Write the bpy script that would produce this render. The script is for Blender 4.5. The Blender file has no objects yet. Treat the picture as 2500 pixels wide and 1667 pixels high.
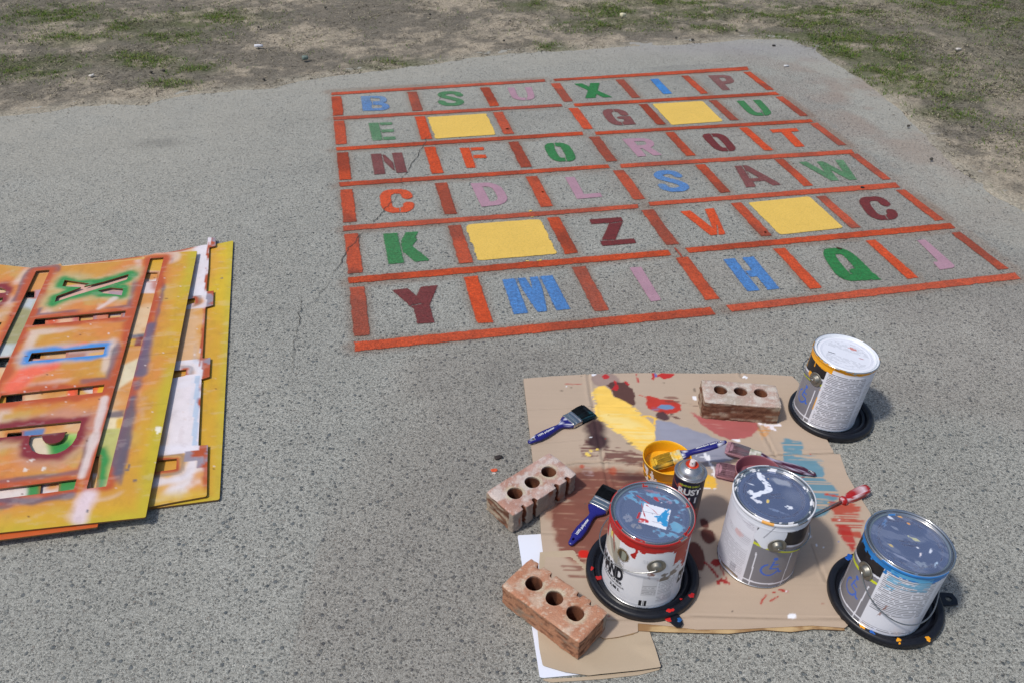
import bpy, math, random
import numpy as np
from mathutils import Vector, Matrix
R=math.radians
sc=bpy.context.scene
# ------------------------------------------------------------------ camera
F,PIT,ROL,CH=2010.58,0.63443,0.028525,1.42796
_fw=np.array([0,math.cos(PIT),-math.sin(PIT)]); _r=np.array([1.,0,0]); _u=np.cross(_r,_fw)
_r2=math.cos(ROL)*_r+math.sin(ROL)*_u; _u2=-math.sin(ROL)*_r+math.cos(ROL)*_u
cd=bpy.data.cameras.new('camera'); cam=bpy.data.objects.new('camera',cd); sc.collection.objects.link(cam)
cd.sensor_width=36; cd.lens=F/2500*36; cd.clip_start=.05; cd.clip_end=500
m=Matrix.Identity(4)
for i,v in enumerate((_r2,_u2,-_fw)):
    for j in range(3): m[j][i]=v[j]
m[2][3]=CH; cam.matrix_world=m; sc.camera=cam
# ------------------------------------------------------------------ light
LV=Vector((.56,.33,-1)).normalized()                       # way the sunlight travels
w=bpy.data.worlds.new('World'); sc.world=w; w.use_nodes=True
nt=w.node_tree; bg=nt.nodes['Background']; sky=nt.nodes.new('ShaderNodeTexSky')
sky.sky_type='NISHITA'; sky.sun_disc=False
sky.sun_elevation=math.asin(-LV.z); sky.sun_rotation=math.atan2(-LV.x,-LV.y)
sky.air_density=1.0; sky.dust_density=2.0; sky.ozone_density=1.0
nt.links.new(sky.outputs[0],bg.inputs[0]); bg.inputs[1].default_value=.118
sl=bpy.data.lights.new('sun','SUN'); sl.energy=2.5; sl.angle=R(4.5); sl.color=(1,.96,.9)
so=bpy.data.objects.new('sun',sl); sc.collection.objects.link(so); so.rotation_euler=LV.to_track_quat('-Z','Y').to_euler()
sc.view_settings.view_transform='Standard'; sc.view_settings.look='None'; sc.view_settings.exposure=0.0
# ------------------------------------------------------------------ helpers
def px(x,y,z=0.):
    "ground (or height z) point seen at pixel x,y of the 2500 wide photograph"
    d=((x-1250)/F)*_r2-((y-833.5)/F)*_u2+_fw
    t=(z-CH)/d[2]; return np.array([d[0]*t,d[1]*t,z])
def pxs(L,z=0.): return np.array([px(a,b,z)[:2] for a,b in L])
CR={1:(3.92,0,550),2:(3.485,0,900),3:(3.36,800,140),4:(2.94,1300,140),5:(2.6133,800,500),6:(2.6133,1600,420),
    11:(4.704,1250,880),12:(4.1255,1650,780),13:(3.92,1380,1140),14:(4.1275,1700,1100),15:(3.7325,1980,1200),16:(5.6,1150,1080),17:(4.273,1180,1300),18:(6.533,1540,1040)}
def cp(c,x,y): s,a,b=CR[c]; return (x/s+a,y/s+b)
def cpw(c,L,z=0.): return pxs([cp(c,*q) for q in L],z)
def lin(*c):
    c=np.array(c,float)/255; return np.where(c<.04045,c/12.92,((c+.055)/1.055)**2.4)
def hsh(ix,iy,iz,s):
    h=(ix.astype(np.int64)*374761393+iy.astype(np.int64)*668265263+iz.astype(np.int64)*2147483647+s*974634777)&0xffffffff
    h=((h^(h>>13))*1274126177)&0xffffffff; h=((h^(h>>16))*2246822519)&0xffffffff
    return ((h^(h>>15))&0xffffff)/float(0xffffff)
def vn(x,y,s=0,z=None):
    x=np.asarray(x,float); y=np.asarray(y,float); x,y=np.broadcast_arrays(x,y)
    ix=np.floor(x);iy=np.floor(y);fx=x-ix;fy=y-iy;fx=fx*fx*(3-2*fx);fy=fy*fy*(3-2*fy)
    def layer(iz):
        a=hsh(ix,iy,iz,s);b=hsh(ix+1,iy,iz,s);c=hsh(ix,iy+1,iz,s);d=hsh(ix+1,iy+1,iz,s)
        return (a*(1-fx)+b*fx)*(1-fy)+(c*(1-fx)+d*fx)*fy
    if z is None: return layer(np.zeros_like(ix))
    z=np.asarray(z,float);iz=np.floor(z);fz=z-iz;fz=fz*fz*(3-2*fz)
    return layer(iz)*(1-fz)+layer(iz+1)*fz
def fbm(x,y,o=4,s=0,z=None):
    t=0.;a=.5;n=0.
    for i in range(o):
        k=2.03**i; t=t+a*vn(x*k,y*k,s+i*17,None if z is None else z*k); n+=a; a*=.55
    return t/n
def ss(a,b,x): t=np.clip((x-a)/(b-a),0,1); return t*t*(3-2*t)
def mix(a,b,t): t=np.asarray(t)[...,None]; return a*(1-t)+b*t
def segd(P,Q,closed=True):
    "distance and nearest point from points P to polyline Q"
    Q=np.asarray(Q,float); A=Q; B=np.roll(Q,-1,0)
    if not closed: A=Q[:-1];B=Q[1:]
    best=np.full(len(P),1e9); near=np.zeros((len(P),2))
    for a,b in zip(A,B):
        d=b-a; L=max(d@d,1e-14); t=np.clip(((P-a)@d)/L,0,1); n=a+t[:,None]*d
        e=np.hypot(*(P-n).T); k=e<best; best[k]=e[k]; near[k]=n[k]
    return best,near
def inside(P,Q):
    Q=np.asarray(Q,float); r=np.zeros(len(P),bool); x,y=P[:,0],P[:,1]
    for a,b in zip(Q,np.roll(Q,-1,0)):
        c=((a[1]>y)!=(b[1]>y)); 
        if a[1]!=b[1]: r^=c&(x<(b[0]-a[0])*(y-a[1])/(b[1]-a[1])+a[0])
    return r
def psd(P,Q):
    d,n=segd(P,Q); return np.where(inside(P,Q),-d,d)
def blob(P,Q,soft=.003,s=0,rag=.004,f=120):
    "1 inside a ragged painted patch"
    return 1-ss(-soft,soft,psd(P,Q)+rag*2*(fbm(P[:,0]*f,P[:,1]*f,3,s)-.5))
def ell(P,c,rx,ry,soft=.002,s=0,rag=.002,f=150):
    d=np.hypot((P[:,0]-c[0])/rx,(P[:,1]-c[1])/ry)-1
    return 1-ss(-soft,soft,d*min(rx,ry)+rag*2*(fbm(P[:,0]*f,P[:,1]*f,2,s)-.5))
def line(P,Q,wd,soft=.001,s=0,rag=.001):
    d,_=segd(P,Q,False); return 1-ss(-soft,soft,d-wd+rag*2*(vn(P[:,0]*150,P[:,1]*150,s)-.5))
def mesh(name,V,Fc,col=None,att=None,smooth=False,mat=None):
    V=np.asarray(V,np.float32); me=bpy.data.meshes.new(name)
    if isinstance(Fc,np.ndarray):
        n,k=Fc.shape; me.vertices.add(len(V)); me.vertices.foreach_set('co',V.ravel())
        me.loops.add(n*k); me.loops.foreach_set('vertex_index',Fc.astype(np.int32).ravel())
        me.polygons.add(n); me.polygons.foreach_set('loop_start',np.arange(0,n*k,k,dtype=np.int32))
        try: me.polygons.foreach_set('loop_total',np.full(n,k,np.int32))
        except Exception: pass
        me.update(calc_edges=True)
    else: me.from_pydata(V.tolist(),[],Fc)
    me.validate()
    if col is not None:
        c=np.ones((len(V),4),np.float32); c[:,3]=0; col=np.asarray(col); 
        c[:,:col.shape[1]]=col
        a=me.color_attributes.new('Col','FLOAT_COLOR','POINT'); a.data.foreach_set('color',c.ravel())
    for k,v in (att or {}).items():
        a=me.attributes.new(k,'FLOAT','POINT'); a.data.foreach_set('value',np.asarray(v,np.float32))
    if smooth: me.polygons.foreach_set('use_smooth',np.ones(len(me.polygons),bool))
    if mat: me.materials.append(mat)
    return me
def link(name,me,parent=None,label=None,cat=None,group=None,kind=None,loc=None):
    o=bpy.data.objects.new(name,me); sc.collection.objects.link(o)
    if parent: o.parent=parent
    if loc is not None: o.location=loc
    if label:o['label']=label
    if cat:o['category']=cat
    if group:o['group']=group
    if kind:o['kind']=kind
    return o
def thing(name,label,cat,loc,rz=0,group=None,mat=None):
    o=link(name,None,None,label,cat,group)
    o.empty_display_size=.05
    if mat is not None: o.matrix_world=mat
    else: o.location=loc; o.rotation_euler=(0,0,rz)
    return o
def grid_faces(nx,ny):
    i=np.arange((nx-1)*(ny-1)); a=i//(ny-1); b=i%(ny-1); v=a*ny+b
    return np.stack([v,v+ny,v+ny+1,v+1],1)
def sheet2d(outer,holes,res):
    "grid of quads clipped and snapped to an outline; returns pts, faces, boundary edges"
    outer=np.asarray(outer,float); x0,y0=outer.min(0)-res*.5; x1,y1=outer.max(0)+res*.5
    xs=np.arange(x0,x1+res,res); ys=np.arange(y0,y1+res,res); nx,ny=len(xs),len(ys)
    P=np.stack(np.meshgrid(xs,ys,indexing='ij'),-1).reshape(-1,2); Fq=grid_faces(nx,ny)
    ctr=P[Fq].mean(1); keep=inside(ctr,outer)
    for h in holes: keep&=~inside(ctr,h)
    Fq=Fq[keep]; used=np.unique(Fq); mp=-np.ones(len(P),int); mp[used]=np.arange(len(used)); P=P[used]; Fq=mp[Fq]
    E=np.concatenate([Fq[:,[0,1]],Fq[:,[1,2]],Fq[:,[2,3]],Fq[:,[3,0]]]); key=np.sort(E,1); k=key[:,0]*len(P)+key[:,1]
    u,inv,cnt=np.unique(k,return_inverse=True,return_counts=True); B=E[cnt[inv.ravel()]==1]
    bv=np.unique(B); best,near=segd(P[bv],outer)
    for h in holes:
        d,n=segd(P[bv],h); kk=d<best; best[kk]=d[kk]; near[kk]=n[kk]
    ok=best<res*1.5; P[bv[ok]]=near[ok]
    return P,Fq,B
def slab(P,Fq,B,ztop,thick,layers=1):
    "thick sheet: top z per vertex"
    n=len(P); top=np.column_stack([P,ztop]); bot=np.column_stack([P,ztop-thick])
    bv=np.unique(B); V=[top,bot]; Fl=[Fq,Fq[:,::-1]+n]; prev=None; off=2*n
    mp=-np.ones(n,int); mp[bv]=np.arange(len(bv)); rings=[]
    for l in range(layers+1):
        V.append(np.column_stack([P[bv],ztop[bv]-thick*l/layers])); rings.append(off); off+=len(bv)
    a,b=mp[B[:,0]],mp[B[:,1]]
    for l in range(layers): Fl.append(np.stack([rings[l]+b,rings[l]+a,rings[l+1]+a,rings[l+1]+b],1))
    return np.concatenate(V),np.concatenate(Fl),n
def lathe(prof,n=64,phase=0):
    prof=np.array(prof,float); m_=len(prof); th=np.linspace(0,2*math.pi,n,endpoint=False)+phase
    V=np.stack([prof[:,0][None]*np.cos(th)[:,None],prof[:,0][None]*np.sin(th)[:,None],np.broadcast_to(prof[:,1],(n,m_))],-1).reshape(-1,3)
    i=np.arange(n)[:,None]; j=np.arange(m_-1)[None]; a=i*m_+j; b=((i+1)%n)*m_+j
    Fq=np.stack([a,b,b+1,a+1],-1).reshape(-1,4); return V,Fq
def tube(path,r,n=8):
    P=np.array(path,float); T=np.gradient(P,axis=0); T/=np.linalg.norm(T,axis=1)[:,None]
    up=np.array([.12,.07,1.]); V=[]
    for p,t in zip(P,T):
        a=np.cross(t,up); a/=np.linalg.norm(a); b=np.cross(t,a)
        rr=r
        for k in range(n): q=2*math.pi*k/n; V.append(p+rr*(math.cos(q)*a+math.sin(q)*b))
    Fq=[]
    for i in range(len(P)-1):
        for k in range(n): a=i*n+k;b=i*n+(k+1)%n; Fq.append((a,b,b+n,a+n))
    Fq=[tuple(f) for f in Fq]+[tuple(range(n))[::-1],tuple((len(P)-1)*n+k for k in range(n))]
    return np.array(V),Fq
def loft(sec,n=20,p=3.2):
    "sections (x, half width, half thickness, zcentre, ycentre) along x with rounded box outline"
    V=[];Fq=[]
    for s in sec:
        x,a,b=s[:3]; zc=s[3] if len(s)>3 else 0; yc=s[4] if len(s)>4 else 0
        for k in range(n):
            q=2*math.pi*k/n; c,s_=math.cos(q),math.sin(q)
            V.append((x,yc+a*math.copysign(abs(c)**(2/p),c),zc+b*math.copysign(abs(s_)**(2/p),s_)))
    for i in range(len(sec)-1):
        for k in range(n): a=i*n+k;b=i*n+(k+1)%n; Fq.append((a,b,b+n,a+n))
    Fq.append(tuple(range(n))[::-1]); Fq.append(tuple((len(sec)-1)*n+k for k in range(n)))
    return np.array(V,float),Fq
# ------------------------------------------------------------------ materials
class NT:
    def __init__(s,name):
        s.m=bpy.data.materials.new(name); s.m.use_nodes=True; s.t=s.m.node_tree; s.b=s.t.nodes['Principled BSDF']; s.pos=None
    def n(s,ty,**k):
        q=s.t.nodes.new('ShaderNode'+ty)
        for a,v in k.items(): setattr(q,a,v)
        return q
    def l(s,a,b): s.t.links.new(a,b)
    def P(s):
        if not s.pos: s.pos=s.n('NewGeometry').outputs['Position']
        return s.pos
    def val(s,x,sock):
        if isinstance(x,(int,float)): sock.default_value=x
        elif isinstance(x,(tuple,list,np.ndarray)): sock.default_value=tuple(x)+((1,) if len(x)==3 and sock.type=='RGBA' else ())
        else: s.l(x,sock)
    def math(s,op,a,b=0.,c=0.,clamp=False):
        q=s.n('Math',operation=op,use_clamp=clamp); s.val(a,q.inputs[0]); s.val(b,q.inputs[1]); s.val(c,q.inputs[2]); return q.outputs[0]
    def noise(s,scale,det=3,rough=.6,vec=None,dist=0):
        q=s.n('TexNoise'); q.inputs['Scale'].default_value=scale; q.inputs['Detail'].default_value=det; q.inputs['Roughness'].default_value=rough; q.inputs['Distortion'].default_value=dist
        s.l(vec or s.P(),q.inputs['Vector']); return q.outputs['Fac']
    def vor(s,scale,vec=None,feat='F1',rnd=1):
        q=s.n('TexVoronoi',feature=feat); q.inputs['Scale'].default_value=scale; q.inputs['Randomness'].default_value=rnd
        s.l(vec or s.P(),q.inputs['Vector']); return q
    def rng(s,x,a,b,c=0.,d=1.,smooth=False):
        q=s.n('MapRange'); 
        if smooth:q.interpolation_type='SMOOTHSTEP'
        s.val(x,q.inputs[0])
        for i,v in enumerate((a,b,c,d)): s.val(v,q.inputs[i+1])
        return q.outputs[0]
    def mixc(s,f,a,b,mode='MIX'):
        q=s.n('Mix',data_type='RGBA',blend_type=mode); s.val(f,q.inputs[0]); s.val(a,q.inputs[6]); s.val(b,q.inputs[7]); return q.outputs[2]
    def ramp(s,x,pts):
        q=s.n('ValToRGB'); e=q.color_ramp.elements
        while len(e)<len(pts): e.new(.5)
        for i,(p_,c) in enumerate(pts): e[i].position=p_; e[i].color=tuple(c)+(1,)
        s.val(x,q.inputs[0]); return q.outputs[0]
    def bump(s,h,strength=.5,dist=.001,normal=None):
        q=s.n('Bump'); q.inputs['Strength'].default_value=strength; q.inputs['Distance'].default_value=dist; s.l(h,q.inputs['Height'])
        if normal: s.l(normal,q.inputs['Normal'])
        return q.outputs[0]
def vc(name,rough=.6,bumpscale=0,bstr=.3,bdist=.001,grain=0,gscale=300,spec=.4,coat=0,roughmetal=.25):
    q=NT(name); a=q.n('Attribute',attribute_name='Col'); c=a.outputs['Color']
    if grain: c=q.mixc(1.,c,q.mixc(0,q.rng(q.noise(gscale,3),.25,.75,1-grain,1+grain),(1,1,1)),'MULTIPLY')
    q.l(c,q.b.inputs['Base Color']); q.l(a.outputs['Alpha'],q.b.inputs['Metallic'])
    q.l(q.rng(a.outputs['Alpha'],0,1,rough,roughmetal),q.b.inputs['Roughness'])
    q.b.inputs['Specular IOR Level'].default_value=spec; q.b.inputs['Coat Weight'].default_value=coat
    if bumpscale: q.l(q.bump(q.noise(bumpscale,4),bstr,bdist),q.b.inputs['Normal'])
    return q.m
def plain(name,col,rough=.5,metal=0,bumpscale=0,bstr=.3,bdist=.001,var=.08,spec=.4):
    q=NT(name); n_=q.noise(60,4)
    q.l(q.mixc(n_,tuple(np.array(col)*(1-var)),tuple(np.array(col)*(1+var))),q.b.inputs['Base Color'])
    q.l(q.rng(q.noise(90,3),.3,.7,rough*.8,min(1,rough*1.2)),q.b.inputs['Roughness']); q.b.inputs['Metallic'].default_value=metal; q.b.inputs['Specular IOR Level'].default_value=spec
    if bumpscale: q.l(q.bump(q.noise(bumpscale,4),bstr,bdist),q.b.inputs['Normal'])
    return q.m
def aggregate(q):
    "exposed aggregate: returns colour, height, sand noise"
    warp=q.n('TexNoise'); warp.inputs['Scale'].default_value=90; warp.inputs['Detail'].default_value=2; q.l(q.P(),warp.inputs['Vector'])
    v=q.n('VectorMath',operation='MULTIPLY_ADD'); q.l(warp.outputs['Color'],v.inputs[0]); v.inputs[1].default_value=(.0055,.0055,.0055); q.l(q.P(),v.inputs[2])
    wp2=q.n('TexNoise'); wp2.inputs['Scale'].default_value=330; wp2.inputs['Detail'].default_value=2; q.l(q.P(),wp2.inputs['Vector'])
    v2=q.n('VectorMath',operation='MULTIPLY_ADD'); q.l(wp2.outputs['Color'],v2.inputs[0]); v2.inputs[1].default_value=(.0013,.0013,.0013); q.l(v.outputs[0],v2.inputs[2]); V=v2.outputs[0]
    fl=q.n('Mapping'); fl.inputs['Rotation'].default_value=(0,0,.6); fl.inputs['Scale'].default_value=(1,1.35,1); q.l(V,fl.inputs['Vector']); V2=fl.outputs[0]
    sand=q.noise(620,3,.75); mid=q.noise(230,3,.7); big=q.noise(2.3,4,.6); big2=q.noise(11,3,.6)
    base=q.ramp(sand,[(.30,lin(77,77,73)),(.42,lin(134,134,127)),(.55,lin(175,174,165)),(.70,lin(225,223,213))])
    base=q.mixc(1.,base,q.mixc(0,q.rng(mid,.3,.7,.62,1.36),(1,1,1)),'MULTIPLY')
    base=q.mixc(1.,base,q.mixc(0,q.math('MULTIPLY',q.rng(big,.3,.7,.92,1.08),q.rng(big2,.3,.7,.95,1.05)),(1,1,1)),'MULTIPLY')
    g3=q.noise(105,4,.75); base=q.mixc(1.,base,q.mixc(0,q.rng(g3,.36,.64,.80,1.17),(1,1,1)),'MULTIPLY')
    h=q.math('ADD',q.math('ADD',q.math('MULTIPLY',sand,.5),q.math('MULTIPLY',mid,.5)),q.math('MULTIPLY',g3,.8))
    for (scale,rmax,prob,vec,strength,dark) in ((240,.46,.70,V,.70,1),(140,.44,.60,V2,.70,0),(78,.37,.42,V,.85,0)):
        vo=q.vor(scale,vec); sep=q.n('SeparateColor'); q.l(vo.outputs['Color'],sep.inputs[0])
        rad=q.rng(sep.outputs['Red'],0,1,rmax*.35,rmax)
        on=q.math('LESS_THAN',sep.outputs['Green'],prob)
        mask=q.math('MULTIPLY',q.rng(vo.outputs['Distance'],q.math('MULTIPLY',rad,.82),rad,1,0),on)
        rim=q.math('MULTIPLY',q.rng(q.math('ABSOLUTE',q.math('SUBTRACT',vo.outputs['Distance'],rad)),0,rmax*.22,.45,0),on)
        if dark: stone=q.ramp(sep.outputs['Blue'],[(0,lin(62,63,62)),(.40,lin(98,98,94)),(.66,lin(150,147,137)),(.86,lin(196,192,180)),(1,lin(226,223,214))])
        else: stone=q.ramp(sep.outputs['Blue'],[(0,lin(62,66,70)),(.18,lin(84,92,98)),(.38,lin(112,118,118)),(.54,lin(136,138,132)),(.72,lin(152,138,128)),(.84,lin(184,176,162)),(.94,lin(212,206,194)),(1,lin(236,232,224))])
        base=q.mixc(q.math('MULTIPLY',rim,.55),base,tuple(lin(78,77,72))); base=q.mixc(q.math('MULTIPLY',mask,strength),base,stone)
        h=q.math('ADD',h,q.math('MULTIPLY',q.math('SUBTRACT',mask,q.math('MULTIPLY',rim,1.2)),.5))
    return base,h,sand,mid
def mat_pavement():
    q=NT('pavement'); base,h,sand,mid=aggregate(q)
    a=q.n('Attribute',attribute_name='Col'); f=q.math('MULTIPLY',a.outputs['Alpha'],q.rng(sand,.35,.65,.65,1.25),clamp=True)
    c=q.mixc(f,base,a.outputs['Color'])
    q.l(c,q.b.inputs['Base Color']); q.b.inputs['Roughness'].default_value=.92; q.b.inputs['Specular IOR Level'].default_value=.25
    q.l(q.bump(h,1.,.0024),q.b.inputs['Normal']); return q.m
def mat_paint(thick=False):
    q=NT('pavement_paint_thick' if thick else 'pavement_paint'); base,h,sand,mid=aggregate(q)
    a=q.n('Attribute',attribute_name='Col'); s=q.n('Attribute',attribute_name='sd').outputs['Fac']
    n1=q.noise(420,3,.7); n2=q.noise(60,4,.65)
    k=.0026 if thick else .0056
    e=q.math('ADD',s,q.math('MULTIPLY',q.math('SUBTRACT',n1,.5),k*3)); e=q.math('ADD',e,q.math('MULTIPLY',q.math('SUBTRACT',n2,.5),k*1.2))
    alpha=q.rng(e,-.0006,.0010 if thick else .0022,1,0)
    grit=q.math('ADD',q.math('MULTIPLY',sand,.55),q.math('MULTIPLY',mid,.45)); cov=a.outputs['Alpha']
    if not thick:                                                      # pits that the spray left bare
        thr=q.math('SUBTRACT',.455,q.math('MULTIPLY',cov,.11)); pit=q.rng(q.math('SUBTRACT',grit,thr),-.03,.03,0,1); alpha=q.math('MULTIPLY',alpha,pit)
        c=q.mixc(1.,a.outputs['Color'],q.mixc(0,q.rng(q.math('ADD',q.math('MULTIPLY',mid,.4),q.math('MULTIPLY',q.noise(95,4,.75),.6)),.37,.63,.60,1.25),(1,1,1)),'MULTIPLY')
        c=q.mixc(q.rng(sand,.34,.54,.5,0),c,tuple(lin(92,60,46))); c=q.mixc(q.rng(cov,.2,1.,.26,.0),c,base)
    else:
        pit=q.rng(grit,q.math('SUBTRACT',.415,q.math('MULTIPLY',cov,.06)),.40,0,1); alpha=q.math('MULTIPLY',alpha,pit)
        c=q.mixc(1.,a.outputs['Color'],q.mixc(0,q.rng(mid,.3,.7,.90,1.06),(1,1,1)),'MULTIPLY'); c=q.mixc(.07,c,base)
    q.l(c,q.b.inputs['Base Color']); q.l(alpha,q.b.inputs['Alpha'])
    q.b.inputs['Roughness'].default_value=.6 if thick else .75; q.b.inputs['Specular IOR Level'].default_value=.3
    q.l(q.bump(h,.45 if thick else .8,.0012),q.b.inputs['Normal']); return q.m
def mat_ground():
    q=NT('dry_ground'); a=q.n('Attribute',attribute_name='Col'); c=a.outputs['Color']
    n1=q.noise(110,5,.85); n2=q.noise(45,4,.7)
    c=q.mixc(1.,c,q.mixc(0,q.math('MULTIPLY',q.rng(n1,.36,.64,.55,1.38),q.rng(n2,.3,.7,.82,1.18)),(1,1,1)),'MULTIPLY')
    vo=q.vor(70); sp=q.n('SeparateColor'); q.l(vo.outputs['Color'],sp.inputs[0])
    mk=q.math('MULTIPLY',q.rng(vo.outputs['Distance'],.15,.3,1,0),q.math('LESS_THAN',sp.outputs['Green'],.25))
    c=q.mixc(q.math('MULTIPLY',mk,.6),c,q.ramp(sp.outputs['Blue'],[(0,lin(50,48,44)),(.6,lin(100,96,88)),(1,lin(190,184,172))]))
    q.l(c,q.b.inputs['Base Color']); q.b.inputs['Roughness'].default_value=.95; q.b.inputs['Specular IOR Level'].default_value=.15
    q.l(q.bump(q.math('ADD',n1,q.math('MULTIPLY',n2,1.5)),.8,.006),q.b.inputs['Normal']); return q.m
M_PAV=mat_pavement(); M_PAINT=mat_paint(); M_THICK=mat_paint(True); M_GR=mat_ground()
M_CB=vc('cardboard',.85,500,.25,.0004,.05,700,.2)
M_STEN=vc('painted_stencil_plastic',.42,260,.15,.0004,.05,500,.35)
M_CAN=vc('can_label_and_tin',.38,0,0,0,.02,400,.45,0,.22)
M_LID=vc('can_lid_tin',.4,140,.12,.0004,.03,500,.45,0,.16)
M_BRICK=vc('brick_clay',.95,330,.9,.0018,.22,480,.12)
M_VC=vc('painted_plastic',.38,200,.12,.0004,.03,400,.45)
M_BRIS=vc('bristles',.6,0,0,0,.12,900,.3)
M_BLK=plain('black_plastic',lin(21,23,31),.42,0,300,.1,.0003)
M_TIN=plain('galvanised_tin',lin(190,190,188),.28,1)
M_EAR=plain('dull_ear_metal',lin(148,145,136),.5,.9)
M_WIRE=plain('wire_steel',lin(170,170,168),.3,1)
M_BLUEH=plain('blue_plastic_handle',lin(38,38,118),.28,0,220,.08,.0003)
M_WHT=plain('white_print',lin(225,225,225),.6)
M_INK=plain('black_ink',lin(24,26,34),.6)
M_YINK=plain('yellow_ink',lin(190,200,60),.6)
M_RINK=plain('red_ink',lin(150,40,35),.6)
M_SINK=plain('silver_ink',lin(205,205,208),.5)
M_PAPER=plain('white_paper',lin(226,230,242),.8,0,90,.1,.0006,.01)
M_GRASS=vc('grass_blades',.8,0,0,0,0,1,.15)
# ------------------------------------------------------------------ setting: ground, pavement, crack, grass
EDGE=[(0,291),(69,285),(184,268),(268,262),(363,264),(402,247),(536,230),(670,220),(708,207),(804,191),(953,174),(1068,161),(1144,147),(1240,138),(1355,130),(1527,120),(1696,111),(1830,100),(1918,100),(1983,126),(2032,160),(2086,191),(2136,230),(2189,268),(2228,318),(2270,363),(2316,406),(2404,474),(2500,524)]
EW=pxs(EDGE)
PADP=np.array([[-9,-3],[-9,1.8],[-4.2,3.05]]+EW.tolist()+[[2.35,2.5],[4.3,-3]])
gx0,gy0=-0.9215,3.9625; GA=.2238; CW,CHH=.367034,.352995
ge=np.array([math.cos(GA),math.sin(GA)]); gn=np.array([ge[1],-ge[0]])
def gw(u,v): return np.array([gx0,gy0])+ge*u*CW+gn*v*CHH
def axis(lo,hi,st,far,k=1.35):
    a=list(np.arange(lo,hi,st)); s=st; x=a[-1]
    while x<far: s*=k; x+=s; a.append(x)
    s=st; x=lo
    while x>-far: s*=k; x-=s; a.insert(0,x)
    return np.array(a)
GREEN=[(50,165,.16),(130,150,.12),(90,175,.1),(330,142,.13),(355,150,.12),(150,42,.2),(400,90,.15),(450,60,.13),(530,45,.16),(320,70,.12),(420,205,.07),(470,170,.08),(180,95,.12),(1480,30,.16),(1530,55,.16),(1450,65,.13),(1700,35,.16),(1620,12,.2),(1300,20,.12),(1740,70,.1),(980,160,.09),(940,165,.08),(1350,118,.07),
 (1950,90,.12),(2050,100,.18),(2100,130,.17),(2150,180,.15),(2195,150,.15),(2250,205,.12),(2120,95,.16),(2300,280,.10),(2000,60,.18),(1900,40,.16),(2300,10,.22),(2400,12,.22),(2460,60,.2),(2230,160,.14),(2070,140,.13),(2330,240,.08),(2020,30,.2),(1980,120,.08),(2180,215,.1),(2270,190,.1)]
GRW=[(px(a,b)[:2],r) for a,b,r in GREEN]
def green(P):
    g=np.zeros(len(P))
    for c,r in GRW: g=np.maximum(g,np.exp(-(((P[:,0]-c[0])/(r*1.7))**2+((P[:,1]-c[1])/(r*1.0))**2)))
    return g
def gh(P,sd):
    n=fbm(P[:,0]*1.6,P[:,1]*1.6,4,5); n2=fbm(P[:,0]*9,P[:,1]*9,3,9); n3=fbm(P[:,0]*34,P[:,1]*34,3,29)
    z=-.035*ss(.05,-.25,sd)+(.0+.055*ss(-.02,1.6,sd))*(n-.42)+.020*ss(-.03,.35,sd)*(n2-.5)+.012*(n3-.5)*ss(-.04,.2,sd)+.004*ss(-.03,.06,sd)-.0035+.003*n2
    return np.where(sd<-.3,-.05,z)
xs=axis(-4.2,4.6,.02,160); ys=axis(2.0,7.4,.02,160)
P=np.stack(np.meshgrid(xs,ys,indexing='ij'),-1).reshape(-1,2)
sdp=np.full(len(P),5.); nr=(np.abs(P[:,0])<12)&(np.abs(P[:,1])<12); sdp[nr]=psd(P[nr],PADP)
G=green(P); n1=fbm(P[:,0]*2.3,P[:,1]*2.3,5,21); n2=fbm(P[:,0]*14,P[:,1]*14,4,33); n3=fbm(P[:,0]*45,P[:,1]*30,3,44)
sand=lin(170,158,139); dark=lin(122,115,103); col=mix(sand,dark,ss(.42,.60,n1*.6+n2*.4+.03*ss(0,2,sdp)))
col=mix(col,lin(104,99,88),ss(.55,.72,n3)*.6); col=mix(col,lin(178,170,152),ss(.16,.0,sdp)*.75*ss(.3,.6,n2+.15))
col=mix(col,lin(88,96,56),G*.7*ss(.2,.5,n2)); 
rt=ss(1.9,3.0,P[:,0]); col=mix(col,lin(112,108,92),rt*.75)
M_=np.column_stack([P,gh(P,sdp)])
link('ground',mesh('ground',M_,grid_faces(len(xs),len(ys)),col,smooth=True,mat=M_GR),kind='structure')
# pavement: fine in view, coarse beyond
xs=axis(-2.9,3.0,.0125,6,1.6); xs=xs[(xs>-8.6)&(xs<6)]; ys=axis(.6,5.35,.0125,4,1.6); ys=ys[(ys>-3)&(ys<5.5)]
P=np.stack(np.meshgrid(xs,ys,indexing='ij'),-1).reshape(-1,2); Fq=grid_faces(len(xs),len(ys))
sdp=psd(P,PADP); kf=(sdp[Fq]<.12).all(1); Fq=Fq[kf]; us=np.unique(Fq); mp=-np.ones(len(P),int); mp[us]=np.arange(len(us)); P=P[us]; sdp=sdp[us]; Fq=mp[Fq]
gu=((P-[gx0,gy0])@ge)/CW; gv=((P-[gx0,gy0])@gn)/CHH
HL=[]   # halo segments of the painted lines, filled below
def addline(a,b): HL.append((np.array(a),np.array(b)))
for r in range(7):
    for h in (0,1): addline(gw(h*3.1,r+.02),gw(2.95+h*3.05,r+.02-(.09 if r==0 else 0)))
for r in range(6):
    for c in range(7): addline(gw(c+.06-.03*(c>3),r+.14),gw(c+.06-.03*(c>3),r+.85))
hd=np.full(len(P),9.); inb=(gu>-.6)&(gu<6.7)&(gv>-.6)&(gv<6.6); Pi=P[inb]; hh=hd[inb]
for a,b in HL:
    d=b-a; t=np.clip(((Pi-a)@d)/(d@d),0,1); hh=np.minimum(hh,np.hypot(*(Pi-a-t[:,None]*d).T))
hd[inb]=hh
ov=np.zeros((len(P),4)); ov[:,:3]=lin(124,86,60)
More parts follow.
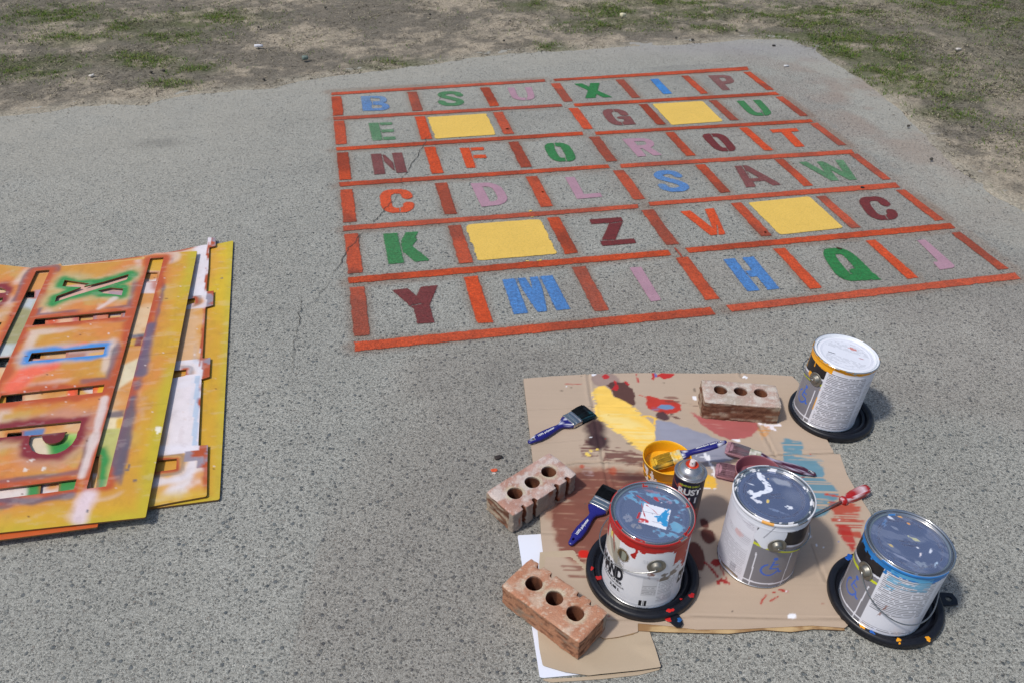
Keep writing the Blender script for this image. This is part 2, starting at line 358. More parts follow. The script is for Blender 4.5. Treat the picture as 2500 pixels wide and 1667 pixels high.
nz=fbm(P[:,0]*6,P[:,1]*6,4,3)
am=.42*np.exp(-(np.maximum(hd-.018,0)/.020)**2)*ss(.2,.7,nz+.1)
dust=ss(-.42,-.02,sdp+.3*(nz-.5)); dl=.62*dust
left=ss(-.4,-1.6,P[:,0])*.30*ss(.25,.6,nz)+.42*ss(.6,-1.2,P[:,0]*.5+(3.6-P[:,1])*.7)*ss(2.2,3.4,P[:,1])
dl=np.maximum(dl,left)
rs=.30*np.exp(-((P[:,0]-1.75)**2/.18+(P[:,1]-4.0)**2/.9))*ss(.35,.65,fbm(P[:,0]*4,P[:,1]*4,4,77))
rs2=.35*np.exp(-((P[:,0]-1.3)**2/.7+(P[:,1]-4.85)**2/.04))
c=mix(lin(124,86,60)[None].repeat(len(P),0),lin(176,172,160)[None],dl/(dl+am+rs+1e-6)); c=mix(c,lin(165,135,122)[None],rs/(dl+am+rs+1e-6)*.8)
c=mix(c,lin(150,148,156)[None],rs2/.35*.5)
ov[:,:3]=c; ov[:,3]=np.clip(am+dl+rs+rs2,0,.8)
stain=ell(P,px(385,350)[:2],.10,.05,.03,5,.02,30)*.5; ov[:,:3]=mix(ov[:,:3],lin(105,102,95),stain); ov[:,3]=np.maximum(ov[:,3],stain)
big=fbm(P[:,0]*1.1+3,P[:,1]*1.1,4,91); dk=ss(.46,.72,big)*.32; ov[:,:3]=mix(ov[:,:3],lin(116,116,114),dk*2*(ov[:,3]<.2)); ov[:,3]=np.maximum(ov[:,3],dk)
link('pavement',mesh('pavement',np.column_stack([P,.0015*(fbm(P[:,0]*5,P[:,1]*5,3,4)-.5)*0]),Fq,ov,smooth=True,mat=M_PAV),kind='structure')
# cracks
M_CRK=plain('dark_grit',lin(66,63,57),.95)  # one dark grit colour for the crack strips and the soil clods
def crack(name,pts,wd,seed):
    rr=random.Random(seed); W=pxs(pts); Q=[W[0]]
    for a,b in zip(W[:-1],W[1:]):
        n=max(2,int(np.hypot(*(b-a))/.014))
        for k in range(1,n+1):
            t=k/n; nn=np.array([-(b-a)[1],(b-a)[0]]); nn/=np.hypot(*nn); Q.append(a+(b-a)*t+nn*rr.uniform(-1,1)*.0055)
    Q=np.array(Q); T=np.gradient(Q,axis=0); T/=np.hypot(*T.T)[:,None]; N=np.column_stack([-T[:,1],T[:,0]])
    ww=np.array([CK*wd*rr.uniform(.25,1.1)*min(1,.15+4*min(i,len(Q)-1-i)/len(Q)) for i in range(len(Q))])[:,None]
    L_=np.column_stack([Q+N*ww,np.full(len(Q),.0031)]); R_=np.column_stack([Q-N*ww,np.full(len(Q),.0031)])
    V=np.concatenate([L_,R_]); n=len(Q); i=np.arange(n-1); link(name,mesh(name,V,np.stack([i,n+i,n+i+1,i+1],1),mat=M_CRK),kind='structure')
CK=.38
crack('pavement_crack',[cp(3,*q) for q in [(925,290),(930,330),(900,375),(855,430),(845,480)]],.0035,1)
crack('pavement_crack',[cp(3,*q) for q in [(825,640),(790,725),(725,825),(690,890),(650,950),(612,1000),(595,1075)]],.004,2)
crack('pavement_crack',[cp(3,*q) for q in [(600,1110),(565,1150),(530,1200),(495,1225),(450,1270),(385,1350),(345,1410)]],.0042,3)
crack('pavement_crack',[cp(5,*q) for q in [(268,155),(220,190),(185,230),(135,280),(118,325),(60,400),(20,480)]],.0042,4)
crack('pavement_crack',[(735,720),(728,800),(715,870),(722,930)],.0028,5)
crack('pavement_crack',[(806,684),(797,700),(778,726),(757,742),(744,760)],.002,6)
# grass blades and dry litter on the ground
rg=np.random.default_rng(7)
def pts_ground(n,fn,xr=(-4.0,4.6),yr=(2.3,7.2)):
    P=np.column_stack([rg.uniform(*xr,n),rg.uniform(*yr,n)]); sd=psd(P,PADP)
    k=rg.random(n)<fn(P,sd); return P[k],sd[k]
def blades(name,P,sd,h,wd,cols,lean,kind='stuff'):
    n=len(P); z=gh(P,sd); a=rg.uniform(0,2*math.pi,n); hh=h*rg.uniform(.4,1.2,n); ww=wd*rg.uniform(.6,1.3,n); ln=lean*rg.uniform(.3,1.3,n)
    d=np.column_stack([np.cos(a),np.sin(a)]); s=np.column_stack([-d[:,1],d[:,0]])*ww[:,None]
    b=np.column_stack([P,z]); s3=np.column_stack([s,np.zeros(n)])
    m1=b+np.column_stack([d*(hh*ln*.35)[:,None],hh*.6/(1+ln*.6)]); t=b+np.column_stack([d*(hh*ln)[:,None],hh/(1+ln)])
    V=np.stack([b-s3,b+s3,m1+s3*.8,m1-s3*.8,t],1).reshape(-1,3); i=np.arange(n)*5
    Fq=np.concatenate([np.stack([i,i+1,i+2],1),np.stack([i,i+2,i+3],1),np.stack([i+3,i+2,i+4],1)])
    cc=np.array(cols)[rg.integers(0,len(cols),n)]*rg.uniform(.75,1.25,n)[:,None]
    link(name,mesh(name,V,Fq,np.repeat(cc,5,0),mat=M_GRASS),kind=kind)
cl=lambda P,s,f=7: ss(.42,.62,fbm(P[:,0]*f,P[:,1]*f,3,s))
P_,s_=pts_ground(1000000,lambda P,sd:(sd>.03)*(green(P)*cl(P,51,9)*.8+.02*cl(P,52)*ss(.1,.5,sd)+.10*ss(1.6,2.6,P[:,0])*cl(P,53,5)*ss(.0,.3,sd)))
blades('grass',P_,s_,.022,.0014,[lin(72,104,28),lin(88,116,38),lin(62,88,28),lin(112,118,60),lin(98,104,56)],1.3)
P_,s_=pts_ground(700000,lambda P,sd:(sd>.01)*(.34*cl(P,61,5)*cl(P,64,24)+.12*cl(P,62,16)*ss(.15,.6,sd)+.3*green(P)*cl(P,63,8)+.5*ss(1.9,2.6,P[:,0])*cl(P,66,4)))
blades('dry_grass',P_,s_,.013,.0017,[lin(84,78,66),lin(124,117,100),lin(52,48,41),lin(166,156,132),lin(104,98,84)],2.6)
P_,s_=pts_ground(60000,lambda P,sd:(sd>-.02)*.45*cl(P,71,5)+.10*(sd>-.25)*(sd<=-.02)*ss(-.25,.0,sd)+.6*(np.abs(sd)<.05))
n=len(P_); z=np.where(s_<0.0,.001,gh(P_,s_)); a=rg.uniform(0,6.3,n); r_=.0028*rg.uniform(.35,1.5,n)
V=[];
for k,(dx,dy,dz) in enumerate(((1,.1,.6),(.1,1,1),(-1,-.2,.5),(0,-.8,1.2))):
    V.append(np.column_stack([P_[:,0]+r_*(dx*np.cos(a)-dy*np.sin(a)),P_[:,1]+r_*(dx*np.sin(a)+dy*np.cos(a)),z+r_*dz*.6]))
V=np.stack(V,1).reshape(-1,3); cc=np.array([lin(60,56,50),lin(94,88,76),lin(150,140,120),lin(120,110,95),lin(180,172,154)])[rg.integers(0,5,n)]
link('ground_litter',mesh('ground_litter',V,np.arange(n*4).reshape(-1,4),np.repeat(cc,4,0),mat=M_GRASS),kind='stuff')
# ------------------------------------------------------------------ painted letter board
ORANGE=lin(196,74,31); RUST=lin(156,62,34); BRIGHTO=lin(214,80,34)
ZP=.0022
def decal(name,fn,Wd,Hd,sdf,colf,label,cat,group=None,res=.0035,pad=.007,mat=None,cover=1.):
    "fn maps local metres to world; sdf gives signed distance in metres"
    nx=int((Wd+2*pad)/res)+2; ny=int((Hd+2*pad)/res)+2
    xs=np.linspace(-pad,Wd+pad,nx); ys=np.linspace(-pad,Hd+pad,ny); P=np.stack(np.meshgrid(xs,ys,indexing='ij'),-1).reshape(-1,2)
    sd=sdf(P); Fq=grid_faces(nx,ny); Fq=Fq[(sd[Fq]<pad*.8).any(1)&(sd[Fq]<pad*1.2).all(1)]; us=np.unique(Fq); mp=-np.ones(len(P),int); mp[us]=np.arange(len(us)); P=P[us]; sd=sd[us]; Fq=mp[Fq]
    Wp=fn(P); c=colf(Wp); ctr=Wp.mean(0); col=np.column_stack([c,np.full(len(P),cover)])
    V=np.column_stack([Wp-ctr,np.zeros(len(P))])
    # face normals up
    a,b,d=V[Fq[0,0]],V[Fq[0,1]],V[Fq[0,2]]
    if np.cross(b-a,d-b)[2]<0: Fq=Fq[:,::-1].copy()
    return link(name,mesh(name,V,Fq,col,{'sd':sd},mat=mat or M_PAINT),None,label,cat,group,loc=(ctr[0],ctr[1],ZP))
def quadmap(q,Wd,Hd):
    q=np.asarray(q)   # TL TR BR BL world
    def f(P):
        u=(P[:,0]/Wd)[:,None]; v=(P[:,1]/Hd)[:,None]     # v up
        return (q[3]*(1-u)+q[2]*u)*(1-v)+(q[0]*(1-u)+q[1]*u)*v
    return f
def qdim(q): q=np.asarray(q); return (np.hypot(*(q[1]-q[0]))+np.hypot(*(q[2]-q[3])))/2,(np.hypot(*(q[3]-q[0]))+np.hypot(*(q[2]-q[1])))/2
def boxsd(P,Wd,Hd):
    d=np.abs(P-[Wd/2,Hd/2])-[Wd/2,Hd/2]; return np.hypot(*np.maximum(d,0).T)+np.minimum(d.max(1),0)
def ocol(seed,bright=0.):
    def f(W_):
        n=fbm(W_[:,0]*5+seed,W_[:,1]*5,3,seed); n2=fbm(W_[:,0]*30,W_[:,1]*30,3,seed+5)
        c=mix(ORANGE[None],RUST[None],np.clip(ss(.38,.6,n)-bright*.5,0,1)); c=mix(c,BRIGHTO[None],min(1,bright*1.6)*np.ones(len(n))); return c*(.82+.36*n2)[:,None]
    return f
def bar(q,name,label,cat,group,seed,bright=0):
    q=np.asarray(q); Wd,Hd=qdim(q); wob=.0018
    def sdf(P): return boxsd(P,Wd,Hd)+wob*2*(vn(P[:,0]*40,P[:,1]*40,seed)-.5)
    decal(name,quadmap(q,Wd,Hd),Wd,Hd,sdf,ocol(seed,bright),label,cat,group,cover=.7+.3*bright+.3*random.Random(seed).random())
rows=['BSUXIP','E_ G_U','NFOROT','CDLSAW','K_ZV_C','YMIHQJ']
def cellname(r,c):
    k=rows[r][c]
    if k=='_': return 'yellow square %s'%{(1,1):'nearest letter E',(1,4):'beside letter G',(4,1):'beside letter K',(4,4):'beside letter V'}[(r,c)]
    if k==' ': return 'blank cell'
    dup={(0,1):'S in the farthest row',(3,3):'blue S',(0,2):'pink U',(1,5):'green U',(0,4):'blue I',(5,2):'pink I',(2,2):'green O',(2,4):'maroon O',(3,0):'orange C',(4,5):'maroon C'}
    return dup.get((r,c),'letter '+k)
for r in range(6):
    for c in range(7):
        if r==0: y0,y1=.228-.030*c,.922-.015*c
        else: y0,y1=.122-.001*c,.872-.004*c
        if c<=3: x0,x1=c*.998,c*.998+.122
        else:
            t=r/5; x0=[0,0,0,0,3.945+.04*t,4.935+.02*t,5.915-.02*t][c]; x1=x0+[0,0,0,0,.112,.106,.104][c]
        q=[gw(x0,r+y0),gw(x1,r+y0),gw(x1,r+y1),gw(x0,r+y1)]
        nm=('left of the '+cellname(r,0)) if c==0 else ('right of the '+cellname(r,5)) if c==6 else 'between the %s and the %s'%(cellname(r,c-1),cellname(r,c))
        br=.6 if (r,c) in ((5,1),(1,1),(2,1),(5,4),(5,5),(2,5),(1,3)) else 0
        bar(q,'painted_bar','short orange painted bar '+nm.replace('the letter','letter'),'painted bar','short orange bars of the letter grid',r*11+c,br)
LN=[(3,[(30,295),(1775,185),(1785,205),(32,315)]),(4,[(150,160),(1540,72),(1550,95),(160,175)]),(3,[(48,495),(1915,387),(1925,408),(52,520)]),(4,[(295,338),(1745,253),(1770,272),(305,358)]),
 (3,[(72,745),(2085,615),(2095,642),(75,772)]),(4,[(450,540),(1995,450),(2015,470),(457,560)]),(3,[(95,1032),(2295,885),(2310,912),(105,1065)]),(4,[(630,772),(2290,668),(2310,695),(640,797)]),
 (5,[(100,140),(1975,2),(1980,25),(105,170)]),(4,[(832,1045),(2602,904),(2636,938),(845,1070)]),(5,[(130,468),(2172,292),(2192,325),(135,506)]),(6,[(190,490),(1880,330),(1910,362),(215,520)]),
 (5,[(170,880),(2190,710),(2215,745),(178,935)]),(6,[(455,855),(2290,648),(2325,685),(490,893)])]
LN[12]=(5,[(170,880),cp(5,0,0),cp(5,0,0),(178,935)])
_s=6;L6=[cp(5,170,880),cp(6,345,868),cp(6,380,912),cp(5,178,935)]
lt=['along the far edge above']+['just under']*5+['along the near edge below']
for i,(c,q) in enumerate(LN):
    W_=pxs(L6) if i==12 else cpw(c,q)
    h=i%2; r=i//2; ref=rows[max(0,r-1)][3*h:3*h+3].replace('_','').replace(' ','')
    bar(W_,'painted_line','long orange painted line %s letters %s'%(lt[r],' and '.join(ref)),'painted line','long orange lines of the letter grid',100+i,.15)
BLUE=lin(64,132,200);GREENC=lin(34,128,68);MAR=lin(112,30,36);PINK=lin(172,132,147);ORC=lin(218,82,36);YEL=lin(230,190,84)
BLUE2=lin(92,140,190);GR2=lin(80,145,95);MAR2=lin(124,48,50)
V_=.042;H_=.031
C_path=[(.84,.66),(.82,.82),(.66,.92),(.38,.92),(.2,.8),(.18,.5),(.2,.2),(.38,.08),(.66,.08),(.82,.18),(.84,.32)]
O_path=[(.5,.92),(.28,.9),(.18,.76),(.18,.24),(.28,.1),(.5,.08),(.72,.1),(.82,.24),(.82,.76),(.72,.9),(.5,.92)]
GL={'B':([([(.17,0),(.17,1)],V_),([(.3,.92),(.7,.92),(.85,.84),(.85,.64),(.7,.54),(.3,.54)],H_),([(.3,.46),(.7,.46),(.87,.36),(.87,.18),(.7,.08),(.3,.08)],H_)],[[(.40,.1),(.40,.9)]]),
'P':([([(.17,0),(.17,1)],V_),([(.3,.92),(.7,.92),(.85,.84),(.86,.66),(.75,.50),(.3,.47)],.034)],[]),
'R':([([(.17,0),(.17,1)],V_),([(.3,.92),(.68,.92),(.84,.84),(.84,.66),(.72,.52),(.3,.5)],.034),([(.55,.5),(.82,-.1)],.04)],[]),
'D':([([(.17,0),(.17,1)],V_),([(.3,.92),(.6,.92),(.82,.78),(.84,.5),(.82,.22),(.6,.08),(.3,.08)],.036)],[]),
'E':([([(.2,0),(.2,1)],.048),([(.45,.92),(1,.92)],H_*.9),([(.45,.5),(.95,.5)],H_),([(.45,.08),(1.05,.08)],H_)],[[(.45,0),(.45,1)]]),
'F':([([(.2,0),(.2,1)],.044),([(.45,.92),(1,.92)],H_*.9),([(.45,.53),(1,.53)],H_)],[[(.43,0),(.43,1)]]),
'L':([([(.17,0),(.17,1)],V_),([(.2,.09),(1,.09)],.036)],[]),
'I':([([(.5,0),(.5,1)],.2)],[]),
'H':([([(.17,0),(.17,1)],V_),([(.83,0),(.83,1)],V_),([(.4,.5),(.8,.5)],.036)],[[(.385,.3),(.385,.7)]]),
'N':([([(.16,0),(.16,1)],V_),([(.84,0),(.84,1)],V_),([(.36,.86),(.68,.2)],.026)],[[(.35,0),(.35,1)],[(.66,0),(.66,1)]]),
'M':([([(.12,0),(.12,1)],.04),([(.88,0),(.88,1)],.04),([(.34,1.1),(.5,.05),(.66,1.1)],.030)],[[(.28,1.1),(.30,.5),(.42,-.1)],[(.72,1.1),(.70,.5),(.60,-.1)]]),
'W':([([(.06,1.05),(.30,0)],.034),([(.30,0),(.46,.9)],.03),([(.46,.9),(.72,0)],.034),([(.72,0),(.93,1.05)],.034)],[]),
'V':([([(.14,1.1),(.55,-.02)],.038),([(.86,1.1),(.66,-.02)],.036)],[[(.74,.35),(.6,0)]]),
'Y':([([(.1,1.1),(.5,.42)],.044),([(.88,1.1),(.52,.5),(.5,-.1)],.048)],[[(.30,.5),(.52,.53)]]),
'X':([([(.08,1.1),(.92,-.1)],.036),([(.88,1.1),(.14,-.1)],.042)],[]),
'Z':([([(.0,.90),(1,.90)],.034),([(.80,.85),(.22,.15)],.044),([(.0,.08),(1.05,.08)],.032)],[[(.6,.79),(1,.82)],[(0,.2),(.4,.17)]]),
'A':([([(.44,1.05),(.12,-.05)],.038),([(.52,1.05),(.93,-.05)],.038),([(.3,.3),(.75,.3)],.026)],[[(.52,1),(.36,.38)]]),
'T':([([(0,.9),(1,.9)],.034),([(.5,.85),(.5,-.1)],V_)],[]),
'K':([([(.2,0),(.2,1)],.05),([(.42,.42),(.72,.74)],.035),([(.6,.7),(.86,1.1)],.038),([(.5,.52),(.88,-.05)],.042)],[[(.395,0),(.395,1)]]),
'S':([([(.86,.72),(.8,.86),(.6,.91),(.35,.90),(.18,.80),(.2,.66),(.38,.57),(.64,.45),(.82,.32),(.82,.18),(.62,.08),(.36,.08),(.18,.15),(.12,.28)],.036)],[]),
'U':([([(.17,1.1),(.17,.3),(.26,.13),(.5,.08),(.74,.13),(.83,.3),(.83,1.1)],.036)],[[(.56,.0),(.60,.2)]]),
'C':([(C_path,.040)],[[(.55,.0),(.57,.2)]]),
'G':([(C_path,.040),([(.6,.44),(1,.44)],.03),([(.86,.4),(.86,0)],.03)],[[(.52,.8),(.54,1)],[(.5,.0),(.52,.2)]]),
'O':([(O_path,.040)],[[(.44,.8),(.46,1)],[(.55,.0),(.57,.2)]]),
'Q':([(O_path,.040),([(.6,.25),(1.05,.02)],.04)],[]),
'J':([([(.78,1.1),(.78,.25),(.6,.12),(.1,.12)],.05)],[])}
def smooth(Q):
    Q=np.array(Q,float)
    if len(Q)<5: return Q
    for _ in range(3):
        a,b=Q[:-1],Q[1:]; n=np.empty((2*len(a),2)); n[0::2]=a*.75+b*.25; n[1::2]=a*.25+b*.75; n[0]=Q[0]; n[-1]=Q[-1]; Q=n
    return Q
def glyph_sdf(ch,Wd,Hd):
    st,cuts=GL[ch]; S=np.array([Wd,Hd])
    def f(P):
        d=np.full(len(P),9.)
        for path,w_ in st:
            e,_=segd(P,smooth(path)*S,False); d=np.minimum(d,e-w_/2*(Hd/.195))
        for ct in cuts:
            e,_=segd(P,np.array(ct)*S,False); d=np.maximum(d,.0032-e)
        return np.maximum(d,boxsd(P,Wd,Hd))
    return f
LET=[('B',3,[(272,325),(480,320),(515,440),(290,445)],BLUE,BLUE2,.35),('S',3,[(885,285),(1100,283),(1135,400),(915,405)],GREENC,GREENC,.5),('U',3,[(1465,255),(1680,250),(1722,355),(1510,360)],PINK,PINK,.35),
('X',4,[(300,195),(480,188),(570,290),(375,298)],GREENC,GREENC,1),('I',4,[(845,162),(900,158),(1000,264),(940,268)],lin(60,150,225),BLUE,1),('P',4,[(1258,135),(1410,130),(1500,235),(1365,241)],MAR2,MAR2,.35),
('E',3,[(335,545),(525,537),(558,678),(370,688)],GR2,GREENC,.25),('G',4,[(480,378),(655,375),(745,485),(558,495)],MAR,MAR2,.6),('U',4,[(1460,318),(1638,310),(1745,420),(1560,428)],GREENC,GREENC,.8),
('N',3,[(355,800),(608,787),(650,948),(385,967)],MAR,MAR2,.6),('F',3,[(1083,750),(1275,742),(1325,905),(1140,913)],ORC,ORC,1),('O',3,[(1757,712),(1970,705),(2057,855),(1840,862)],GREENC,GREENC,.9),
('R',4,[(640,590),(850,583),(940,705),(755,718)],PINK,PINK,.5),('O',4,[(1197,555),(1370,550),(1478,675),(1325,681)],MAR,MAR,.9),('T',4,[(1700,522),(1890,512),(2010,642),(1830,650)],ORC,ORC,1),
('C',3,[(412,1095),(685,1085),(720,1270),(440,1287)],ORC,ORC,.9),('D',3,[(1170,1040),(1405,1030),(1508,1205),(1262,1232)],PINK,PINK,.95),('L',3,[(1945,990),(2160,983),(2252,1150),(2045,1168)],PINK,PINK,.85),
('S',4,[(845,820),(1040,812),(1155,965),(930,972)],BLUE,BLUE2,.6),('A',4,[(1385,790),(1610,775),(1780,920),(1535,938)],MAR2,MAR,.6),('W',4,[(1915,757),(2225,740),(2385,880),(2080,893)],GR2,GREENC,.35),
('K',5,[(355,190),(585,175),(645,360),(390,382)],GREENC,GREENC,.8),('Z',5,[(1668,97),(1868,82),(1968,248),(1755,267)],MAR,MAR,.9),('V',6,[(150,258),(380,235),(500,398),(245,414)],ORC,ORC,1),('C',6,[(1268,167),(1460,158),(1572,303),(1375,314)],MAR,MAR,.9),
('Y',5,[(415,548),(698,518),(775,748),(475,768)],MAR,MAR,.8),('M',5,[(1115,482),(1432,455),(1545,668),(1190,702)],BLUE,BLUE,.8),('I',5,[(1925,405),(2000,402),(2128,612),(2062,622)],PINK,PINK,1),
('H',6,[(433,562),(625,545),(790,748),(588,765)],BLUE,BLUE,.8),('Q',6,[(1042,495),(1225,487),(1435,690),(1175,702)],GREENC,GREENC,1),('J',6,[(1640,443),(1720,435),(1922,612),(1815,628)],PINK,PINK,1)]
cn={'B':'blue','S':'green','U':'pink'}
nb={0:'blue',6:'green'}
names=['faded blue letter B in the far left cell','green letter S with a crack through it, far row','pink letter U in the far row','green letter X in the far row','bright blue letter I in the far row','faded maroon letter P in the far right cell',
'faded green letter E beside a yellow square','maroon letter G beside a yellow square','green letter U right of a yellow square','maroon letter N above the orange C','orange stencilled letter F between N and O','green letter O between F and R','pink letter R between two O letters','maroon letter O between R and T','orange letter T near the right edge of the grid',
'cracked orange letter C between N and K','pink letter D beside the orange C','pink letter L between D and S','blue letter S left of the maroon A','maroon letter A between S and W','pale green letter W at the right edge of the grid','green letter K left of a yellow square','maroon letter Z between yellow square and V','orange letter V left of a yellow square','maroon letter C right of a yellow square',
'maroon letter Y in the near left cell','blue letter M in the nearest row','pink letter I in the nearest row','blue letter H in the nearest row','green letter Q with a wide tail in the nearest row','pink letter J in the near right cell']
for i,((ch,c,q,c1,c2,cov),lb) in enumerate(zip(LET,names)):
    W_=cpw(c,q); Wd,Hd=qdim(W_)
    def colf(W2,c1=c1,c2=c2,i=i):
        n=fbm(W2[:,0]*9+i,W2[:,1]*9,3,i); n2=fbm(W2[:,0]*40,W2[:,1]*40,3,i+50); return mix(c1[None],c2[None],ss(.35,.65,n))*(.9+.2*n2)[:,None]
    thick=c1 is PINK
    decal('painted_letter',quadmap(W_,Wd,Hd),Wd,Hd,glyph_sdf(ch,Wd,Hd),colf,lb+', painted on the pavement','painted letter','stencilled letters of the grid',res=.003,mat=M_THICK if thick else M_PAINT,cover=cov)
YS=[(3,[(820,497),(1300,467),(1378,640),(887,672)],'yellow painted square between letter E and the blank cell'),(4,[(860,340),(1220,318),(1368,465),(1000,490)],'yellow painted square between letters G and U'),
 (5,[(880,130),(1355,95),(1465,318),(955,360)],'ragged yellow painted square between letters K and Z'),(6,[(590,200),(980,160),(1200,360),(795,405)],'yellow painted square between letters V and C')]
for i,(c,q,lb) in enumerate(YS):
    W_=cpw(c,q); Wd,Hd=qdim(W_); rag=(.005,.003,.0075,.0025)[i]
    def sdf(P,i=i,rag=rag,Wd=Wd,Hd=Hd):
        d=np.abs(P-[Wd/2,Hd/2])-[Wd/2-.012,Hd/2-.012]; s=np.hypot(*np.maximum(d,0).T)+np.minimum(d.max(1),0)-.012
        e=rag*2.2*(fbm(P[:,0]*9,P[:,1]*44,4,i)-.5)*ss(.05,.0,np.minimum(P[:,0],Wd-P[:,0]))+rag*.5*(fbm(P[:,0]*25,P[:,1]*25,4,i+4)-.5); return s+e
    decal('painted_square',quadmap(W_,Wd,Hd),Wd,Hd,sdf,lambda W2:YEL[None]*(.96+.08*fbm(W2[:,0]*12,W2[:,1]*12,3,8))[:,None],lb,'painted square','yellow squares of the letter grid',res=.003,mat=M_THICK)
# drips of paint on the pavement
def splat(c,pts,rad,col,label,seed):
    W_=pxs([cp(c,*q) for q in pts]) if c else pxs(pts); lo=W_.min(0)-rad*2; hi=W_.max(0)+rad*2; Wd,Hd=hi-lo
    def sdf(P): 
        d,_=segd(P+lo,W_,False) if len(W_)>1 else (np.hypot(*(P+lo-W_[0]).T),0); return d-rad+rad*.9*(fbm(P[:,0]*180,P[:,1]*180,3,seed)-.5)
    decal('paint_splash',lambda P:P+lo,Wd,Hd,sdf,lambda W2:np.repeat(col[None],len(W2),0),label,'paint splash','splashes of paint on the pavement',res=.0016,pad=.003,mat=M_THICK)
splat(16,[(300,385),(335,380)],.005,ORC,'small bright orange paint drop left of the middle brick',1)
splat(6,[(125,490),(150,520),(170,548)],.0035,RUST,'thin orange paint sliver between the pink I and H cells',2)
splat(5,[(1268,363),(1280,363)],.003,YEL,'tiny yellow speck under the ragged yellow square, leftmost',3)
splat(5,[(1340,362),(1360,358)],.004,YEL,'small yellow smear under the ragged yellow square',4)
splat(5,[(1290,44),(1298,42)],.004,YEL,'small yellow drop on the orange line above the ragged yellow square',5)
splat(5,[(1300,82),(1312,80)],.003,YEL,'yellow drop just above the ragged yellow square edge',6)
splat(3,[(1472,592),(1476,594)],.006,YEL,'pale yellow drop on the bar right of the far left yellow square',7)
splat(6,[(700,388),(702,390)],.004,lin(245,180,60),'yellow drop on the bar left of the near right yellow square',8)
splat(4,[(72,970),(74,972)],.004,lin(245,190,80),'pale drop on the bar between letters D and L',9)
splat(16,[(308,420),(318,424)],.003,lin(215,200,190),'tiny pale speck under the orange paint drop',10)
# ------------------------------------------------------------------ cardboard sheet with paint
N_=lambda c,L:[cp(c,*q) for q in L]
CBO=N_(11,[(130,215),(500,185),(860,165),(1400,150),(2352,158)])+N_(12,[(640,545),(1170,575),(1235,640)])+[(1965,985),(2010,1060)]+N_(12,[(1530,1235),(1590,1350),(1648,1360)])+[(2067,1160),(2090,1200),(2123,1252),(2150,1330),(2150,1450),(2062,1534),(1982,1528),(1900,1532),(1800,1537),(1700,1538),(1640,1530)]+N_(17,[(1610,950),(1612,1040),(1420,1090),(1260,1112)])+[(1400,1520),(1342,1470)]+N_(17,[(635,340)])+[(1327,1359),(1321,1309),(1318,1259),(1300,1123),(1296,1082)]
W_=pxs(CBO,.004); P,Fq,B=sheet2d(W_,[],.0035)
base=lin(184,164,144); col=np.repeat(base[None],len(P),0)
fl=vn(P[:,0]*3,P[:,1]*260,3)                             # flutes run left-right
col=col*(.98+.035*fl)[:,None]*(.93+.12*fbm(P[:,0]*7,P[:,1]*7,4,6))[:,None]
z=.0062+.0018*(fbm(P[:,0]*4,P[:,1]*4,3,2))+.00015*np.sin(P[:,1]*900)
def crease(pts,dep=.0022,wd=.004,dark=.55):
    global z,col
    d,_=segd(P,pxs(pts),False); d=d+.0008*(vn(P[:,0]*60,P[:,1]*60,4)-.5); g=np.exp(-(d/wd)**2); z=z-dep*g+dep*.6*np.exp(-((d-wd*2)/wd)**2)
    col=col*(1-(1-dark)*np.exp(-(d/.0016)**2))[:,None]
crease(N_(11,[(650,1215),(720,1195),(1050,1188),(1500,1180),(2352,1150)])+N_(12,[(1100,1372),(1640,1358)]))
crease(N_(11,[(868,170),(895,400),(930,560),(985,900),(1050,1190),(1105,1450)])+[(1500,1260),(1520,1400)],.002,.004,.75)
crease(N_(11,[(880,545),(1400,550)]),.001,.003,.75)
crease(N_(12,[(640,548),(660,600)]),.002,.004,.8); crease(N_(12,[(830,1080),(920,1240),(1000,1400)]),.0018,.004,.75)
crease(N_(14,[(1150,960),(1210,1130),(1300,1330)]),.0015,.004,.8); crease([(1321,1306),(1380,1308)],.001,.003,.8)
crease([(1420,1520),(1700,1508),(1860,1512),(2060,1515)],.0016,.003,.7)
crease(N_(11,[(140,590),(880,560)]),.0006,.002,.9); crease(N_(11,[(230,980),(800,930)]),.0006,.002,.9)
drag=lambda f1,f2,s: np.clip((fbm(P[:,0]*f1,P[:,1]*f2,3,s)-.5)*2.4+.5,0,1)        # dry-brush streaks along the flutes
def put(c,m,cover=1.,dry=None,s=0):
    global col
    if dry is not None: m=m*ss(dry,dry+.20,drag(9,190,s)*.75+.25*fbm(P[:,0]*90,P[:,1]*90,2,s+1))
    col=mix(col,np.asarray(c)[None]*(.9+.2*fbm(P[:,0]*30,P[:,1]*60,3,s+3))[:,None],np.clip(m*cover,0,1))
pe=lambda c,x,y,rx,ry,so=.002,s=0,rg_=.003: ell(P,cpw(c,[(x,y)])[0],rx/CR[c][0]/1050,ry/CR[c][0]/640,so,s,rg_,90)
pb=lambda c,L,so=.002,s=0,rg_=.004,f=70: blob(P,cpw(c,L) if c else pxs(L),so,s,rg_,f)
pl=lambda c,L,wd,s=0: line(P,cpw(c,L) if c else pxs(L),wd,.001,s,.0012)
put(lin(150,128,122),pe(11,1070,245,190,105,.003,1),.85); put(lin(84,52,50),pb(11,[(1080,300),(1160,255),(1300,270),(1380,340),(1412,440),(1405,545),(1330,520),(1230,480),(1150,400)],.002,2,.006),.95)
put(lin(84,52,56),pe(11,1300,660,80,50,.002,71),0)
put(lin(112,74,68),pb(11,[(790,1000),(840,930),(900,960),(980,1020),(1000,1130),(790,1130)],.003,4,.008),.9,.32,5)
put(lin(112,74,68),pb(11,[(1050,960),(1130,1010),(1350,1050),(1500,1110),(1560,1150),(1490,1200),(1250,1180),(1060,1165)],.003,6,.008),.9,.30,7)
